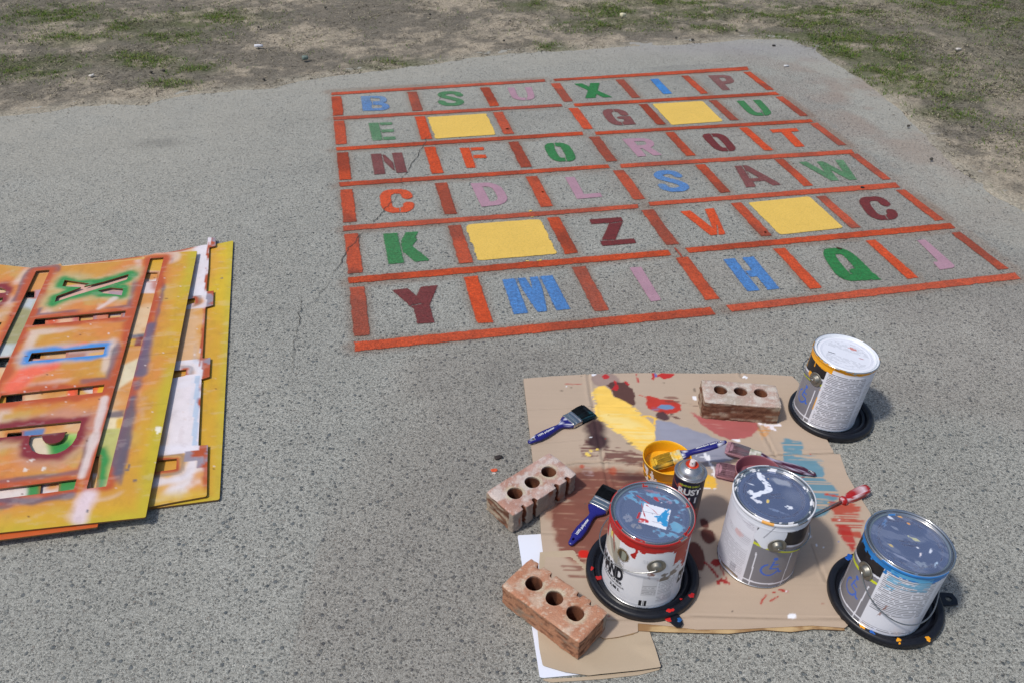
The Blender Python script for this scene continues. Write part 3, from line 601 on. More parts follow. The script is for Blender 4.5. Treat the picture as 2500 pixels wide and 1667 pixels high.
put(lin(110,70,64),pb(11,[(1080,1195),(1560,1190),(1540,1240),(1300,1225),(1090,1205)],.002,8,.006),.85,.42,9)
put(lin(62,40,46),pe(11,950,800,130,125,.012,10,.004),.96); put(lin(58,38,44),pe(11,985,952,130,80,.010,11,.004),.96)
BIG=[(1392,1158),(1410,1146),(1440,1152),(1480,1148),(1560,1155),(1610,1178),(1640,1260),(1500,1330),(1468,1362),(1420,1384),(1378,1372),(1360,1335),(1343,1290),(1339,1252),(1360,1215)]
put(lin(160,112,90),pb(0,BIG,.012,12,.016,40),.75,.10,12); put(lin(128,80,68),pb(0,[(a+(1470-a)*.05,b+(1265-b)*.05) for a,b in BIG],.006,13,.014,45),.95,.05,13)
put(lin(182,78,48),pe(11,1150,1290,45,40,.004,14),.7); put(lin(190,80,55),pe(11,800,1240,30,20,.002,15),.8); put(lin(196,170,166),pe(11,870,1290,60,50,.003,16,.006),.6,.3,17)
put(lin(70,46,48),pe(11,1400,1370,200,55,.016,18,.004),.85); put(lin(92,60,54),pe(16,1560,470,80,60,.02,19,.004),.5)
put(lin(128,80,68),pb(0,[(1370,1385),(1440,1370),(1470,1385),(1460,1420),(1400,1430)],.003,20,.006),.8,.47,21)
YB=[(935,370),(990,318),(1060,308),(1130,365),(1160,430),(1290,480),(1400,550),(1500,650),(1600,740),(1700,825),(1708,900),(1600,980),(1520,1060),(1400,990),(1300,900),(1200,830),(1100,760),(1000,690),(955,640),(950,560),(985,510),(940,450)]
yd=pb(11,YB,.002,22,.003,60); yr=pb(11,[(a-25,b+5) for a,b in YB],.002,23,.004,60)
put(lin(240,205,112),yr,1.,.30,24); put(lin(242,200,98),yd,1.,.12,25); put(lin(240,220,150),pb(11,[(1000,600),(1200,620),(1500,760),(1690,880),(1500,1000),(1200,800),(1000,680)],.01,26,.006),.6,.2,27)
put(lin(238,190,80),pl(11,[(1500,665),(1560,655),(1650,685)],.003),1); put(lin(238,190,80),pl(11,[(1635,690),(1632,750)],.003),1)
put(lin(186,54,44),pb(11,[(1530,510),(1545,430),(1600,430),(1700,458),(1850,470),(1930,530),(1940,590),(1880,625),(1780,632),(1640,600),(1560,570)],.0015,28,.004),.97)
put(lin(104,142,178),pe(11,1770,555,105,28,.0015,29),.95); put(lin(110,130,165),pe(11,1640,575,60,20,.002,30),.6,.35,31)
put(lin(120,70,60),pe(11,1830,470,110,50,.002,32),.7,.52,33); put(lin(186,54,44),pl(11,[(1450,412),(1540,440)],.0012),.9)
put(lin(78,50,56),pe(11,1730,660,88,48,.002,34,.005),.95); put(lin(96,60,56),pl(11,[(1830,640),(1900,690),(1950,720),(2070,745)],.005,35),.9,.35,36); put(lin(96,70,66),pb(11,[(1950,500),(2130,540),(2120,590),(1950,590)],.002,37),.7,.55,38)
put(lin(184,42,42),pb(11,[(1590,165),(1640,160),(1660,190),(1720,155),(1860,180),(1820,215),(1740,232),(1690,205),(1640,215),(1630,248),(1600,230),(1610,200)],.001,39,.003),.97); put(lin(95,110,170),pl(11,[(1638,165),(1650,200)],.003),.9)
put(lin(176,40,44),pl(11,[(1425,160),(1435,225)],.0012),.9); put(lin(176,40,44),pb(11,[(1430,215),(1442,215),(1462,275),(1435,272)],.001,40,.001),.95)
put(lin(184,44,48),pe(11,1070,205,42,30,.001,41,.005),.95); put(lin(184,44,48),pb(11,[(1160,240),(1195,260),(1225,340),(1200,365),(1145,350),(1180,300)],.001,42,.002),.95); put(lin(180,44,48),pb(11,[(1290,250),(1350,290),(1330,305),(1300,285)],.001,43,.003),.95)
put(lin(235,235,240),pe(11,950,185,34,26,.001,44,.008),.97); put(lin(170,50,45),pl(11,[(615,288),(700,295),(790,288)],.0014),.9)
for (x,y,a,b) in ((565,365,18,14),(680,328,25,7),(1740,275,25,12),(795,200,12,4),(1350,965,40,12),(2092,355,9,20)): put(lin(112,100,88),pe(11,x,y,a,b,.001,int(x)),.7)
for (x,y,a,b) in ((860,1100,20,14),(955,1042,18,8),(905,1060,9,6)): put(lin(236,205,100),pe(11,x,y,a,b,.001,int(x),.006),.95)
GB=[(1600,1030),(1640,1036),(1680,1050),(1720,1062),(1760,1080),(1792,1104),(1795,1122),(1765,1134),(1720,1132),(1680,1126),(1650,1122),(1600,1110)]
put(lin(146,148,164),pb(0,GB,.002,45,.004),.97); put(lin(132,134,150),pb(0,[(1640,1120),(1700,1110),(1790,1120),(1760,1150),(1660,1145)],.004,46),.6,.3,47)
put(lin(172,88,88),pb(12,[(150,950),(240,990),(500,1020),(820,1050),(830,1120),(760,1180),(660,1215),(560,1225),(430,1185),(320,1120),(210,1030)],.003,48,.006),.93); put(lin(196,150,140),pb(12,[(230,1060),(450,1075),(600,1105),(420,1110)],.004,49),.5,.45,50)
put(lin(236,232,240),pb(12,[(830,1062),(1050,1075),(1060,1092),(980,1100),(1010,1140),(930,1125),(880,1098)],.001,51,.005),.95); put(lin(204,140,70),pb(12,[(800,1090),(930,1090),(940,1150),(880,1200),(860,1220),(830,1160)],.003,52,.005),.7,.2,53)
TB=[(1905,1085),(1925,1078),(1955,1082),(1962,1112),(1985,1122),(2002,1143),(2008,1170),(2030,1185),(2040,1203),(2036,1228),(2015,1255),(1990,1275),(1960,1240),(1930,1160),(1912,1120)]
put(lin(96,140,158),pb(0,TB,.003,54,.012,40),.95,.15,55); put(lin(120,150,160),pb(0,[(1940,1110),(2000,1120),(2010,1150),(1970,1140)],.004,56,.01),.5,.4,57)
put(lin(178,70,52),pb(0,[(2026,1232),(2060,1226),(2098,1240),(2104,1290),(2100,1330),(2080,1352),(2062,1330),(2045,1300),(2030,1270)],.003,58,.010,40),.9,.36,59); put(lin(176,44,40),pb(0,[(2040,1286),(2070,1290),(2085,1320),(2080,1350),(2060,1325),(2045,1305)],.003,60,.006),.9,.15,61)
put(lin(190,70,46),pl(0,[(2014,1211),(2045,1216)],.003),.9); put(lin(190,70,55),pe(12,1350,1372,16,10,.001,62),.95)
for (x,y,a,b) in ((1719,1282,11,10),(1727,1313,16,14),(1697,1360,22,24)): put(lin(92,44,40),ell(P,px(x,y)[:2],a/1050,b/640,.002,x,.003,60),.93)
put(lin(150,34,36),pl(13,[(1330,930),(1370,960),(1420,1020),(1450,1060)],.0028,63),.95); put(lin(150,34,36),pe(13,1440,930,60,30,.001,64,.006),.95); put(lin(160,34,36),pe(13,1500,1105,45,22,.001,65,.01),.95); put(lin(150,34,36),pl(13,[(1480,960),(1510,1040),(1540,1085)],.0016,66),.8)
put(lin(206,42,32),pe(13,178,848,52,28,.001,67,.002),1.)
WL=lin(236,236,240)
for L,wd in (([(1040,505),(1110,520),(1180,522)],.0016),([(1180,470),(1200,530),(1235,560)],.004),([(1235,500),(1232,560),(1240,600),(1285,660),(1320,730),(1330,770)],.0028),([(1315,790),(1340,815),(1380,825),(1440,855)],.005),([(1110,1020),(1200,1012),(1340,1025)],.0022)): put(WL,pl(18,L,wd,int(wd*1e4)),1)
put(lin(234,186,70),pe(18,1235,920,125,100,.0015,68,.008),.97,.0,69)
for L,wd in (([(700,1470),(660,1520),(640,1568)],.0014),([(740,1530),(810,1490)],.002),([(835,1420),(905,1438)],.003),([(760,1445),(790,1440)],.001)): put(lin(172,40,34),pl(14,L,wd,int(wd*1e4)),1)
put(WL,pe(14,1198,967,14,10,.0006,70),1); put(WL,pe(14,1268,985,6,5,.0006,70),1); put(WL,pl(14,[(1130,850),(1145,890)],.0018),1); put(lin(90,120,190),pe(14,1430,932,7,5,.0006,70),1)
put(WL,ell(P,px(1931,1508)[:2],.008,.006,.0006,3,.003),1); put(WL,pe(12,186,808,25,20,.0006,72),1); put(WL,pe(12,685,600,32,16,.0006,73,.006),1); put(WL,pb(12,[(555,1222),(640,1220),(640,1250),(600,1245)],.001,74,.001),1)
put(lin(210,200,180),pe(11,130,220,20,10,.002,75),0); put(lin(120,70,60),pe(13,1350,860,90,90,.003,76),0)
put(lin(190,60,60),pl(13,[(300,640),(400,700)],.0),0)
for k in range(26):
    x,y=random.Random(k).uniform(1300,2080),random.Random(k+99).uniform(930,1520); put([lin(150,40,38),lin(90,80,74),WL,lin(210,170,70)][k%4],ell(P,px(x,y)[:2],.0022,.002,.0005,k,.001),.9)
z=z+.004*ss(.05,.0,np.abs(P[:,1]-W_[:,1].min()-.02))*0
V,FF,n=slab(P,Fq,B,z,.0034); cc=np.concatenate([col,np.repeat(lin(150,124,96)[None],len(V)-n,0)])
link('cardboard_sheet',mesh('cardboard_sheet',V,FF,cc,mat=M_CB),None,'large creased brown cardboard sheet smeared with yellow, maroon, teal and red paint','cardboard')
# torn lower layer of the cardboard edge
TL=N_(17,[(1300,900),(1700,905)])+[(1900,1520),(2050,1522),(2063,1540),(1985,1537),(1930,1544),(1860,1539),(1780,1548)]+N_(17,[(2222,1052),(1900,1045),(1620,1030),(1560,1065),(1400,1100),(1250,1118)])
P,Fq,B=sheet2d(pxs(TL,.002),[],.0035); col=mix(lin(196,168,124)[None],lin(150,116,80)[None],ss(.35,.65,fbm(P[:,0]*25,P[:,1]*70,4,3)))
V,FF,n=slab(P,Fq,B,np.full(len(P),.0056),.002); link('cardboard_flap',mesh('cardboard_flap',V,FF,np.concatenate([col,np.repeat(lin(120,92,66)[None],len(V)-n,0)]),mat=M_CB),bpy.data.objects['cardboard_sheet'])
# white paper and kraft folder under the nearest brick
pap=pxs([(1263,1306),(1345,1302),(1500,1480),(1612,1622),(1480,1640),(1318,1655)],.0012)
P,Fq,B=sheet2d(pap,[],.005); zz=.0018+.0006*fbm(P[:,0]*12,P[:,1]*12,3,4); V,FF,n=slab(P,Fq,B,zz,.0005)
pp=link('white_paper',mesh('white_paper',V,FF,mat=M_PAPER),None,'white paper sheet sticking out from under the nearest brick and cardboard','paper')
def craft(name,pts,z0,s,lift,parent):
    P,Fq,B=sheet2d(pxs(pts,z0),[],.004); c=lin(184,166,142)*np.ones((len(P),1)); c=c*(.94+.1*fbm(P[:,0]*9,P[:,1]*9,4,s))[:,None]
    d,_=segd(P,pxs(pts,z0)); zz=z0+.0012*fbm(P[:,0]*10,P[:,1]*10,3,s)+lift*ss(.05,0,d)*ss(.45,.6,fbm(P[:,0]*8,P[:,1]*8,2,s+3))
    V,FF,n=slab(P,Fq,B,zz,.0008); return link(name,mesh(name,V,FF,np.concatenate([c,np.repeat(lin(150,128,100)[None],len(V)-n,0)]),mat=M_CB),parent)
fo=thing('kraft_folder','folded brown kraft folder around white paper below the nearest brick','folder',tuple(px(1460,1590)))
def ch(o,t): o.location=-Vector(t.location); return o
ch(craft('front_leaf',[(1308,1500),(1318,1350),(1400,1345),(1587,1543),(1613,1630),(1560,1638),(1500,1644),(1437,1650),(1380,1641),(1325,1624),(1316,1580)],.0034,3,.004,fo),fo)
ch(craft('back_leaf',[(1319,1657),(1420,1652),(1560,1638),(1610,1622),(1611,1634),(1560,1647),(1470,1657),(1345,1665)],.0010,8,.0,fo),fo)
# ------------------------------------------------------------------ stencil sheets
SO=np.array([-1.067,2.39]); Sa=np.array([.2212,-.9752]); Sb=np.array([-.9752,-.2212])
def ab(c,L,z=.022):
    W_=cpw(c,L,z)-SO; return np.column_stack([W_@Sa,W_@Sb])
def toW(Q): Q=np.asarray(Q,float); return SO+Q[:,0:1]*Sa+Q[:,1:2]*Sb
OCH=lin(204,146,62);YL=lin(206,164,46);RU=lin(176,82,46);WHI=lin(222,206,200);NAVY=lin(92,92,108);LIME=lin(196,200,120);CORAL=lin(238,110,84)
def stencil(name,outer,holes,z0,label,paint,bow=0.,thick=.004,res=.0045,loc=None,group=None):
    P,Fq,B=sheet2d(outer,holes,res); Q=P                      # ab coordinates
    allh=[np.asarray(h,float) for h in holes]
    do,_=segd(P,outer); hd=[psd(P,h) for h in allh]
    col=paint(P,do,hd); col=col*(.92+.16*fbm(P[:,0]*55,P[:,1]*55,4,91))[:,None]; col=mix(col,lin(226,214,206)[None],ss(.60,.72,fbm(P[:,0]*70,P[:,1]*24,4,92))*.12); col=mix(col,lin(120,72,48)[None],ss(.62,.74,fbm(P[:,0]*32,P[:,1]*60,4,93))*.10)
    sp=vn(P[:,0]*240,P[:,1]*240,77); col=mix(col,WHI[None],(sp>.962)*.85*ss(.45,.7,fbm(P[:,0]*8,P[:,1]*8,3,5))); col=mix(col,lin(90,50,40)[None],(vn(P[:,0]*170,P[:,1]*170,78)>.985)*.8)
    zz=z0+bow*(fbm(P[:,0]*2.2,P[:,1]*2.2,2,int(z0*1e4)))
    V,FF,n=slab(P,Fq,B,zz,thick); Wd=toW(V[:,:2]); V=np.column_stack([Wd,V[:,2]])
    if np.cross(V[FF[0,1]]-V[FF[0,0]],V[FF[0,2]]-V[FF[0,1]])[2]<0: FF=FF[:,::-1].copy()
    edge=np.concatenate([col,mix(col,lin(120,70,45)[None],.35),np.repeat(lin(118,84,48)[None],len(V)-2*n,0)])
    ctr=V.mean(0); ctr[2]=0
    return link(name,mesh(name,V-ctr,FF,edge,mat=M_STEN),None,label,'stencil',group or 'stack of painted stencil sheets',loc=tuple(ctr))
fb=lambda P,f,s,o=4: fbm(P[:,0]*f,P[:,1]*f,o,s)
halo=lambda d,w_,P,s,f=14: ss(w_,w_*.25,d+w_*1.1*(fb(P,f,s,3)-.5))
# bottom yellow board
o1=ab(1,[(2232,150)],.006); yb=np.array([o1[0],ab(2,[(1868,1112)],.006)[0]]); L1=yb[1,0]-yb[0,0]
out=np.array([yb[0],yb[1],yb[1]+[0.0,.30],yb[0]+[0.06,.20]])
def pt(P,do,hd):
    c=mix(lin(214,180,46)[None],lin(206,158,52)[None],ss(.3,.7,fb(P,4,1))); c=mix(c,lin(188,178,60)[None],ss(.03,0,do)*.6); c=mix(c,lin(214,150,70)[None],halo(np.abs(P[:,1]-yb[0,1]-.09),.06,P,4)*.6)
    for a,b,r,k in ((.93,.02,.006,RU),(.90,.03,.004,lin(110,120,80)),(.2,.02,.004,NAVY)): c=mix(c,k[None],ell(P,yb[0]+[a*L1,b],r,r,.001,3,.001)*.8)
    return c
stencil('stencil_board',out,[],.0065,'bottom plain yellow board of the stencil stack',pt,.001)
# tabbed stencil
T=[ab(1,[q],.013)[0] for q in [(1990,122),(2062,125),(2065,205),(2003,218),(1995,420),(1975,640),(2045,632),(2040,770),(1968,790),(1955,1000),(1938,1275),(2015,1268),(2005,1450),(1925,1475)]]
T+=[ab(2,[q],.013)[0] for q in [(1715,100),(1700,400),(1688,655),(1770,650),(1765,800),(1760,1085),(1480,1135),(1250,1180)]]
T=np.array(T); out=np.concatenate([T,[[T[-1,0]+.03,T[-1,1]+.35],[T[0,0]+.0,T[0,1]+.38]],ab(1,[(600,400),(1000,350),(1400,300),(1700,250)],.013)[0:0]])
out=np.concatenate([T,[[T[-1,0]+.005,T[-1,1]+.30]],ab(1,[(590,395),(1180,325),(1650,258),(1930,198),(1985,190)],.013)])
T2=[ab(1,[(1790,715),(1865,700),(1870,745),(1785,775)],.013),ab(1,[(1640,1395),(1785,1380),(1775,1440),(1630,1470)],.013),ab(2,[(1340,780),(1505,765),(1500,855),(1325,880)],.013)]
T2+=[ab(1,[(1150,760),(1700,740),(1690,775),(1140,800)],.013),ab(1,[(1000,1440),(1560,1400),(1540,1460),(990,1500)],.013)]
def pt(P,do,hd):
    c=mix(lin(216,166,92)[None],lin(224,214,214)[None],ss(.42,.6,fb(P,5,11))); c=mix(c,lin(214,150,84)[None],ss(.5,.65,fb(P,9,12)))
    c=mix(c,RU[None],halo(do,.012,P,13,22)*.9)
    for h in hd: c=mix(c,RU[None],halo(h,.012,P,15,22)); c=mix(c,lin(226,220,226)[None],halo(np.abs(h-.035),.02,P,16)*.8); c=mix(c,NAVY[None],halo(np.abs(h-.014),.008,P,17)*.5)
    bl=np.interp(P[:,0],[T[3,0],T[8,0],T[13,0],T[16,0]],[T[3,1],T[8,1],T[13,1],T[16,1]]); tab=((P[:,1]<bl-.0015)&(P[:,0]<T[17,0]+.075))|((P[:,1]<bl+.03)&(np.abs(P[:,0]-T[17,0]-.03)<.018));
    for a0,a1,w__ in ((0,5,.05),(12,16,.085)): c=mix(c,lin(228,222,228)[None],ss(.01,-.02,P[:,1]-bl-w__)*((P[:,0]>T[a0,0]-.02)&(P[:,0]<T[a1,0]+.02))*.9)
    c=mix(c,RU[None],(np.abs(P[:,1]-bl-.002)<.005)*ss(.45,.55,fb(P,9,88))); c=mix(c,lin(214,160,86)[None],((P[:,0]>T[8,0])&(P[:,0]<T[10,0])&(P[:,1]>bl+.008))*.8)
    c=mix(c,lin(150,186,214)[None],(np.abs(P[:,1]-bl-.009)<.006)*(P[:,0]>T[14,0]-.02)*(P[:,0]<T[16,0])*.6); c=mix(c,mix(RU[None],lin(150,140,150)[None],ss(.45,.6,fb(P,30,18))),tab*1.)
    c=mix(c,lin(150,190,216)[None],halo(np.abs(do-.02),.01,P,19,9)*.35*ss(.5,.8,fb(P,3,20)))
    y=ss(-.06,-.02,P[:,0]-P[:,0].max()); c=mix(c,lin(212,176,56)[None],y*.8); return c
stencil('tabbed_stencil',out,T2,.0135,'white and orange stencil with rusty tabs along its right edge, above the yellow board',pt,.002)
# full size letter stencils: line slot, bar slots, second line slot
def slots(a0,b0,neigh=True):
    H=[]
    return H
LS=np.array([ab(1,[(1440,345)])[0],ab(1,[(1570,326)])[0],ab(2,[(912,1015)])[0],ab(2,[(742,1038)])[0]])
B0=ab(1,[(600,402),(1390,335),(1385,320),(598,385)]); B1=ab(1,[(345,915),(1213,838),(1205,900),(315,980)]); B2=ab(2,[(60,222),(890,150),(880,213),(0,300),(-40,300),(-30,235)]); B3=ab(2,[(-60,1025),(660,948),(640,1045),(-60,1110)])
LS2=ab(1,[(352,462),(488,442),(300,1060),(130,1230),(-90,1560),(-160,1540),(100,1000),(250,680)])
def rect(a0,a1,b0,b1): return np.array([[a0,b0],[a0,b1],[a1,b1],[a1,b0]])
def med(Q): return Q[:,0].min(),Q[:,0].max(),Q[:,1].min(),Q[:,1].max()
l2=ab(1,[(352,462),(488,442)]); ls_b=(LS[0,1]+LS[3,1])/2; ls_b2=(LS[1,1]+LS[2,1])/2
LSr=rect(LS[1,0],LS[2,0],ls_b2,ls_b); q=l2; LS2r=rect(q[:,0].min()+.004,LS[2,0],q[:,1].min(),q[:,1].max())
bw=.033; bb0,bb1=B1[:,1].min(),B1[:,1].max()
B1r=rect(B1[:,0].mean()-bw/2,B1[:,0].mean()+bw/2,B1[1,1],B1[3,1]); B2r=rect(B2[1:3,0].mean()-bw/2,B2[1:3,0].mean()+bw/2,B2[1,1],B1[3,1]+.0); B3r=rect(B3[1:3,0].mean()-bw/2,B3[1:3,0].mean()+bw/2,B3[1,1],B1[3,1])
B2r[:,1]=[B1r[0,1],B1r[1,1],B1r[2,1],B1r[3,1]]; B3r[:,1]=B2r[:,1]
print('LS',LSr.tolist(),'LS2',LS2r.tolist(),'B',B1r.tolist(),B2r[0],B3r[0])
X1=ab(1,[(625,545),(868,580),(785,615),(602,605)]); X2=ab(1,[(1242,487),(1218,540),(1000,610),(700,700),(530,757),(548,700),(800,610),(1000,560)]); X3=ab(1,[(938,648),(1070,618),(1187,628),(1170,692),(1000,672)])
I1=ab(1,[(275,1320),(310,1240),(1015,1178),(995,1255)])
P1=ab(2,[(-60,530),(700,456),(680,540),(370,572),(-60,605)]); P2=ab(2,[(262,590),(365,578),(368,612),(392,640),(430,652),(480,648),(520,632),(550,600),(562,553),(668,548),(655,600),(620,655),(560,705),(490,735),(420,743),(340,738),(280,710),(250,650)])
BR3=ab(2,[(1245,1277)])[0]; TR3=ab(1,[(1890,266)])[0]
BL3=ab(2,[(0,1410)])[0]
nbo=ab(1,[(-140,610),(20,622),(66,640),(64,664),(-140,690)]); nbo2=ab(1,[(-140,735),(40,712),(30,745),(-40,800),(-140,830)])
out=np.array([TR3]+ab(1,[(1500,285),(1395,312),(1385,345),(600,415),(590,390),(300,430)]).tolist()+[[.0,.66],[BR3[0]+.01,.66],[BL3[0],BL3[1]],BR3])
hol=[LSr,LS2r,B1r,B2r,B3r,X1,X2,X3,I1,P1,P2,nbo,nbo2,rect(B1r[0,0],B1r[2,0],.50,.75),rect(B2r[0,0],B2r[2,0],.50,.75)]
def ptop(sd,letters=True):
    def f(P,do,hd):
        n=fb(P,6,sd); c=mix(OCH[None],lin(212,134,70)[None],ss(.35,.65,n)); c=mix(c,lin(200,164,92)[None],ss(.55,.7,fb(P,11,sd+1))*.7)
        c=mix(c,YL[None],ss(.09,.0,P[:,1])*ss(.3,.7,fb(P,7,sd+2)+.15)); c=mix(c,YL[None],ss(-.10,-.03,P[:,0]-BR3[0])*.8); c=mix(c,lin(188,176,48)[None],np.maximum(ss(.035,.0,P[:,1]),ss(-.05,0.,P[:,0]-BR3[0]))*.75*ss(.25,.55,fb(P,8,sd+40)))
        dm=np.min(hd[:5],0) if letters else np.min(hd,0)
        c=mix(c,WHI[None],halo(np.abs(dm-.035),.022,P,sd+3,12)*ss(.50,.62,fb(P,5,sd+4))*.6); c=mix(c,NAVY[None],halo(np.abs(dm-.022),.014,P,sd+5,14)*ss(.5,.62,fb(P,6,sd+6))*.8)
        c=mix(c,RU[None],halo(dm,.026,P,sd+7,18)*.95); c=mix(c,mix(RU[None],lin(214,84,50)[None],.5),halo(dm,.04,P,sd+8,9)*.35)
        if letters:
            G_=lin(44,140,72); dx=np.minimum(np.minimum(hd[5],hd[6]),hd[7]); c=mix(c,lin(180,190,150)[None],halo(dx,.055,P,sd+9,12)*.5); c=mix(c,G_[None],halo(dx,.032,P,sd+9,18)*.96)
            c=mix(c,CORAL[None],halo(segd(P,ab(1,[(500,1360),(280,1420),(150,1560)]),False)[0],.034,P,sd+10,8)*.95); c=mix(c,CORAL[None],halo(segd(P,ab(1,[(450,1215),(820,1150)]),False)[0],.016,P,sd+10,8)*.8)
            c=mix(c,lin(180,190,200)[None],halo(hd[8],.040,P,sd+11,10)*.55); c=mix(c,lin(62,138,208)[None],halo(hd[8],.026,P,sd+11,18)*.96)
            dp=np.minimum(hd[9],hd[10]); c=mix(c,lin(170,150,160)[None],halo(dp,.06,P,sd+12,8)*.35); c=mix(c,lin(130,38,50)[None],halo(dp,.036,P,sd+12,14)*.96)
            ctr=(P2[9]+P2[3])/2; c=mix(c,lin(112,40,44)[None],ell(P,ab(2,[(460,590)])[0],.03,.03,.004,3,.002))
            c=mix(c,lin(130,38,50)[None],halo(np.minimum(hd[11],hd[12]),.045,P,sd+13,12)*.95); c=mix(c,lin(226,206,214)[None],halo(segd(P,ab(2,[(760,1100),(680,1290)]),False)[0],.03,P,sd+14,16)*.9)
            c=mix(c,WHI[None],halo(segd(P,ab(2,[(900,260),(800,640),(700,930)]),False)[0],.014,P,sd+15,16)*.85); c=mix(c,WHI[None],halo(segd(P,ab(1,[(1100,720),(950,820)]),False)[0],.014,P,sd+16,16)*.7)
            c=mix(c,lin(96,96,120)[None],halo(segd(P,ab(1,[(1450,980),(1380,1300),(1360,1430)]),False)[0],.024,P,sd+17,12)*.85); c=mix(c,NAVY[None],halo(segd(P,ab(2,[(1190,30),(1110,380),(1000,900)]),False)[0],.022,P,sd+18,14)*.85*ss(.35,.55,fb(P,9,3)))
            c=mix(c,NAVY[None],halo(segd(P,ab(2,[(0,1130),(300,1140),(600,1090)]),False)[0],.016,P,sd+19,14)*.8)
            for q in [(380,860),(222,880),(275,795)]: c=mix(c,lin(225,215,205)[None],ell(P,ab(2,[q])[0],.007,.005,.001,5,.004)*.9)
            c=mix(c,lin(240,236,220)[None],ell(P,ab(2,[(1350,540)])[0],.012,.006,.001,6,.004)*.9)
            for q in [(1155,965),(1105,845),(1090,875),(750,1225)]: c=mix(c,lin(84,90,106)[None],ell(P,ab(2,[q])[0],.005,.003,.001,7,.001)*.9)
            for k in range(3): c=c*(1-.25*np.exp(-(np.abs(P[:,0]-[.60,.82,1.03][k])/.0012)**2)*(P[:,1]<.2))[:,None]
        return c
    return f
# hidden middle sheets seen through the slots
def shift(Hs,da,db): return [h+[da,db] for h in Hs]
mid=[ab(1,[(1395,450),(1508,450),(1492,532),(1375,540)]),ab(1,[(250,635),(330,628),(325,690),(235,690)]),ab(1,[(330,850),(432,850),(428,1000),(310,1000)]),ab(1,[(757,840),(890,830),(884,990),(750,1000)]),ab(1,[(1040,840),(1160,830),(1150,885),(1030,890)]),
 ab(2,[(52,150),(192,150),(186,290),(46,290)]),ab(2,[(665,120),(792,120),(780,260),(655,260)]),ab(2,[(350,960),(500,950),(488,1100),(332,1100)]),ab(1,[(300,1180),(630,1180),(625,1262),(280,1270)]),ab(1,[(-60,1265),(90,1250),(80,1350),(-60,1350)]),ab(2,[(60,540),(185,530),(180,600),(50,610)]),ab(2,[(795,740),(842,735),(812,1035),(770,1040)])]
def pmid(P,do,hd):
    c=mix(lin(212,150,84)[None],lin(222,190,150)[None],ss(.4,.6,fb(P,7,61)))
    def q(k,L,col,w_=.004,sd=1,cov=.95):
        nonlocal c; c=mix(c,col[None],blob(P,ab(k,L),w_,sd,.004,40)*cov)
    q(1,[(1350,500),(1520,500),(1480,650),(1340,650)],lin(222,206,206)); q(1,[(1440,500),(1520,500),(1500,640),(1450,600)],RU,.01,3,.7); q(1,[(1400,300),(1600,300),(1560,440),(1400,430)],lin(214,166,52))
    q(1,[(1250,1040),(1400,1030),(1380,1070),(1240,1080)],NAVY,.008); q(1,[(1230,1075),(1370,1065),(1355,1150),(1220,1150)],lin(120,48,52)); q(1,[(1240,1080),(1300,1080),(1280,1150),(1220,1150)],lin(214,166,52))
    q(1,[(1180,1330),(1340,1250),(1320,1420),(1120,1560)],lin(226,214,180),.008); q(2,[(900,370),(1060,340),(1050,400),(905,420)],NAVY,.008,5,.8); q(2,[(900,415),(1050,400),(1040,500),(890,510)],lin(232,214,172)); q(2,[(990,415),(1050,405),(1040,500),(985,500)],lin(222,176,60))
    q(2,[(880,510),(1030,495),(940,1040),(780,1040)],lin(186,186,110),.006); q(2,[(840,660),(900,650),(930,760),(880,1030),(790,1030)],lin(44,140,72),.009,7); q(2,[(120,960),(660,930),(650,1110),(110,1110)],lin(44,140,72),.006,8); q(2,[(-80,960),(230,960),(220,1120),(-80,1120)],lin(226,212,206),.008)
    q(1,[(430,840),(740,830),(730,1000),(420,1000)],lin(226,180,150),.006,9); q(1,[(430,840),(560,840),(540,1000),(420,1000)],lin(210,90,60),.012,10); q(1,[(700,830),(757,830),(750,1000),(690,1000)],lin(200,110,110),.008,11); q(1,[(885,830),(1040,830),(1030,960),(880,980)],lin(206,130,106),.006,12); q(1,[(885,830),(925,830),(915,980),(880,980)],lin(168,146,160),.003,13); q(1,[(1040,885),(1160,870),(1150,960),(1030,960)],lin(160,186,206),.004,14); q(1,[(1160,820),(1230,820),(1220,930),(1150,930)],lin(168,146,156),.003,15)
    q(2,[(580,130),(665,130),(655,260),(575,260)],lin(236,96,66),.004,16); q(2,[(785,130),(850,130),(830,240),(780,240)],lin(236,110,60),.004,17); q(2,[(840,120),(910,120),(890,240),(830,240)],lin(226,176,44),.004,18); q(2,[(-60,150),(50,150),(46,320),(-60,320)],lin(214,176,60),.004,19)
    q(1,[(-80,700),(360,680),(250,1000),(100,1260),(-100,1260)],lin(158,156,112),.010,20); q(1,[(-80,1130),(160,1130),(90,1260),(-80,1260)],lin(196,204,204),.012,21); q(1,[(260,690),(360,690),(300,800),(200,780)],lin(200,210,220),.012,22,.8); q(1,[(330,620),(460,600),(420,700),(320,700)],lin(190,150,160),.006,23)
    q(1,[(600,520),(870,520),(870,640),(590,640)],lin(206,166,82),.006,24); q(1,[(500,600),(1250,480),(1250,720),(500,780)],lin(214,172,158),.006,25); q(1,[(1040,630),(1200,620),(1190,700),(1030,700)],lin(176,150,160),.004,26)
    q(1,[(300,1225),(1010,1180),(1000,1330),(280,1330)],lin(196,170,168),.006,27); q(1,[(650,1225),(820,1215),(810,1330),(640,1330)],lin(160,90,60),.008,28,.6); q(1,[(850,1215),(1020,1190),(1000,1280),(840,1300)],lin(222,176,110),.008,29)
    q(2,[(180,520),(380,500),(370,575),(190,600)],lin(84,126,176),.006,30); q(2,[(240,570),(680,540),(660,760),(230,780)],lin(222,204,176),.005,31); q(2,[(400,560),(700,540),(660,720),(430,760)],lin(150,196,90),.012,32); q(2,[(420,640),(600,600),(640,690),(420,750)],lin(48,140,70),.012,33)
    dm=np.min(hd,0); c=mix(c,RU[None],halo(dm,.008,P,66,20)*.6); return c
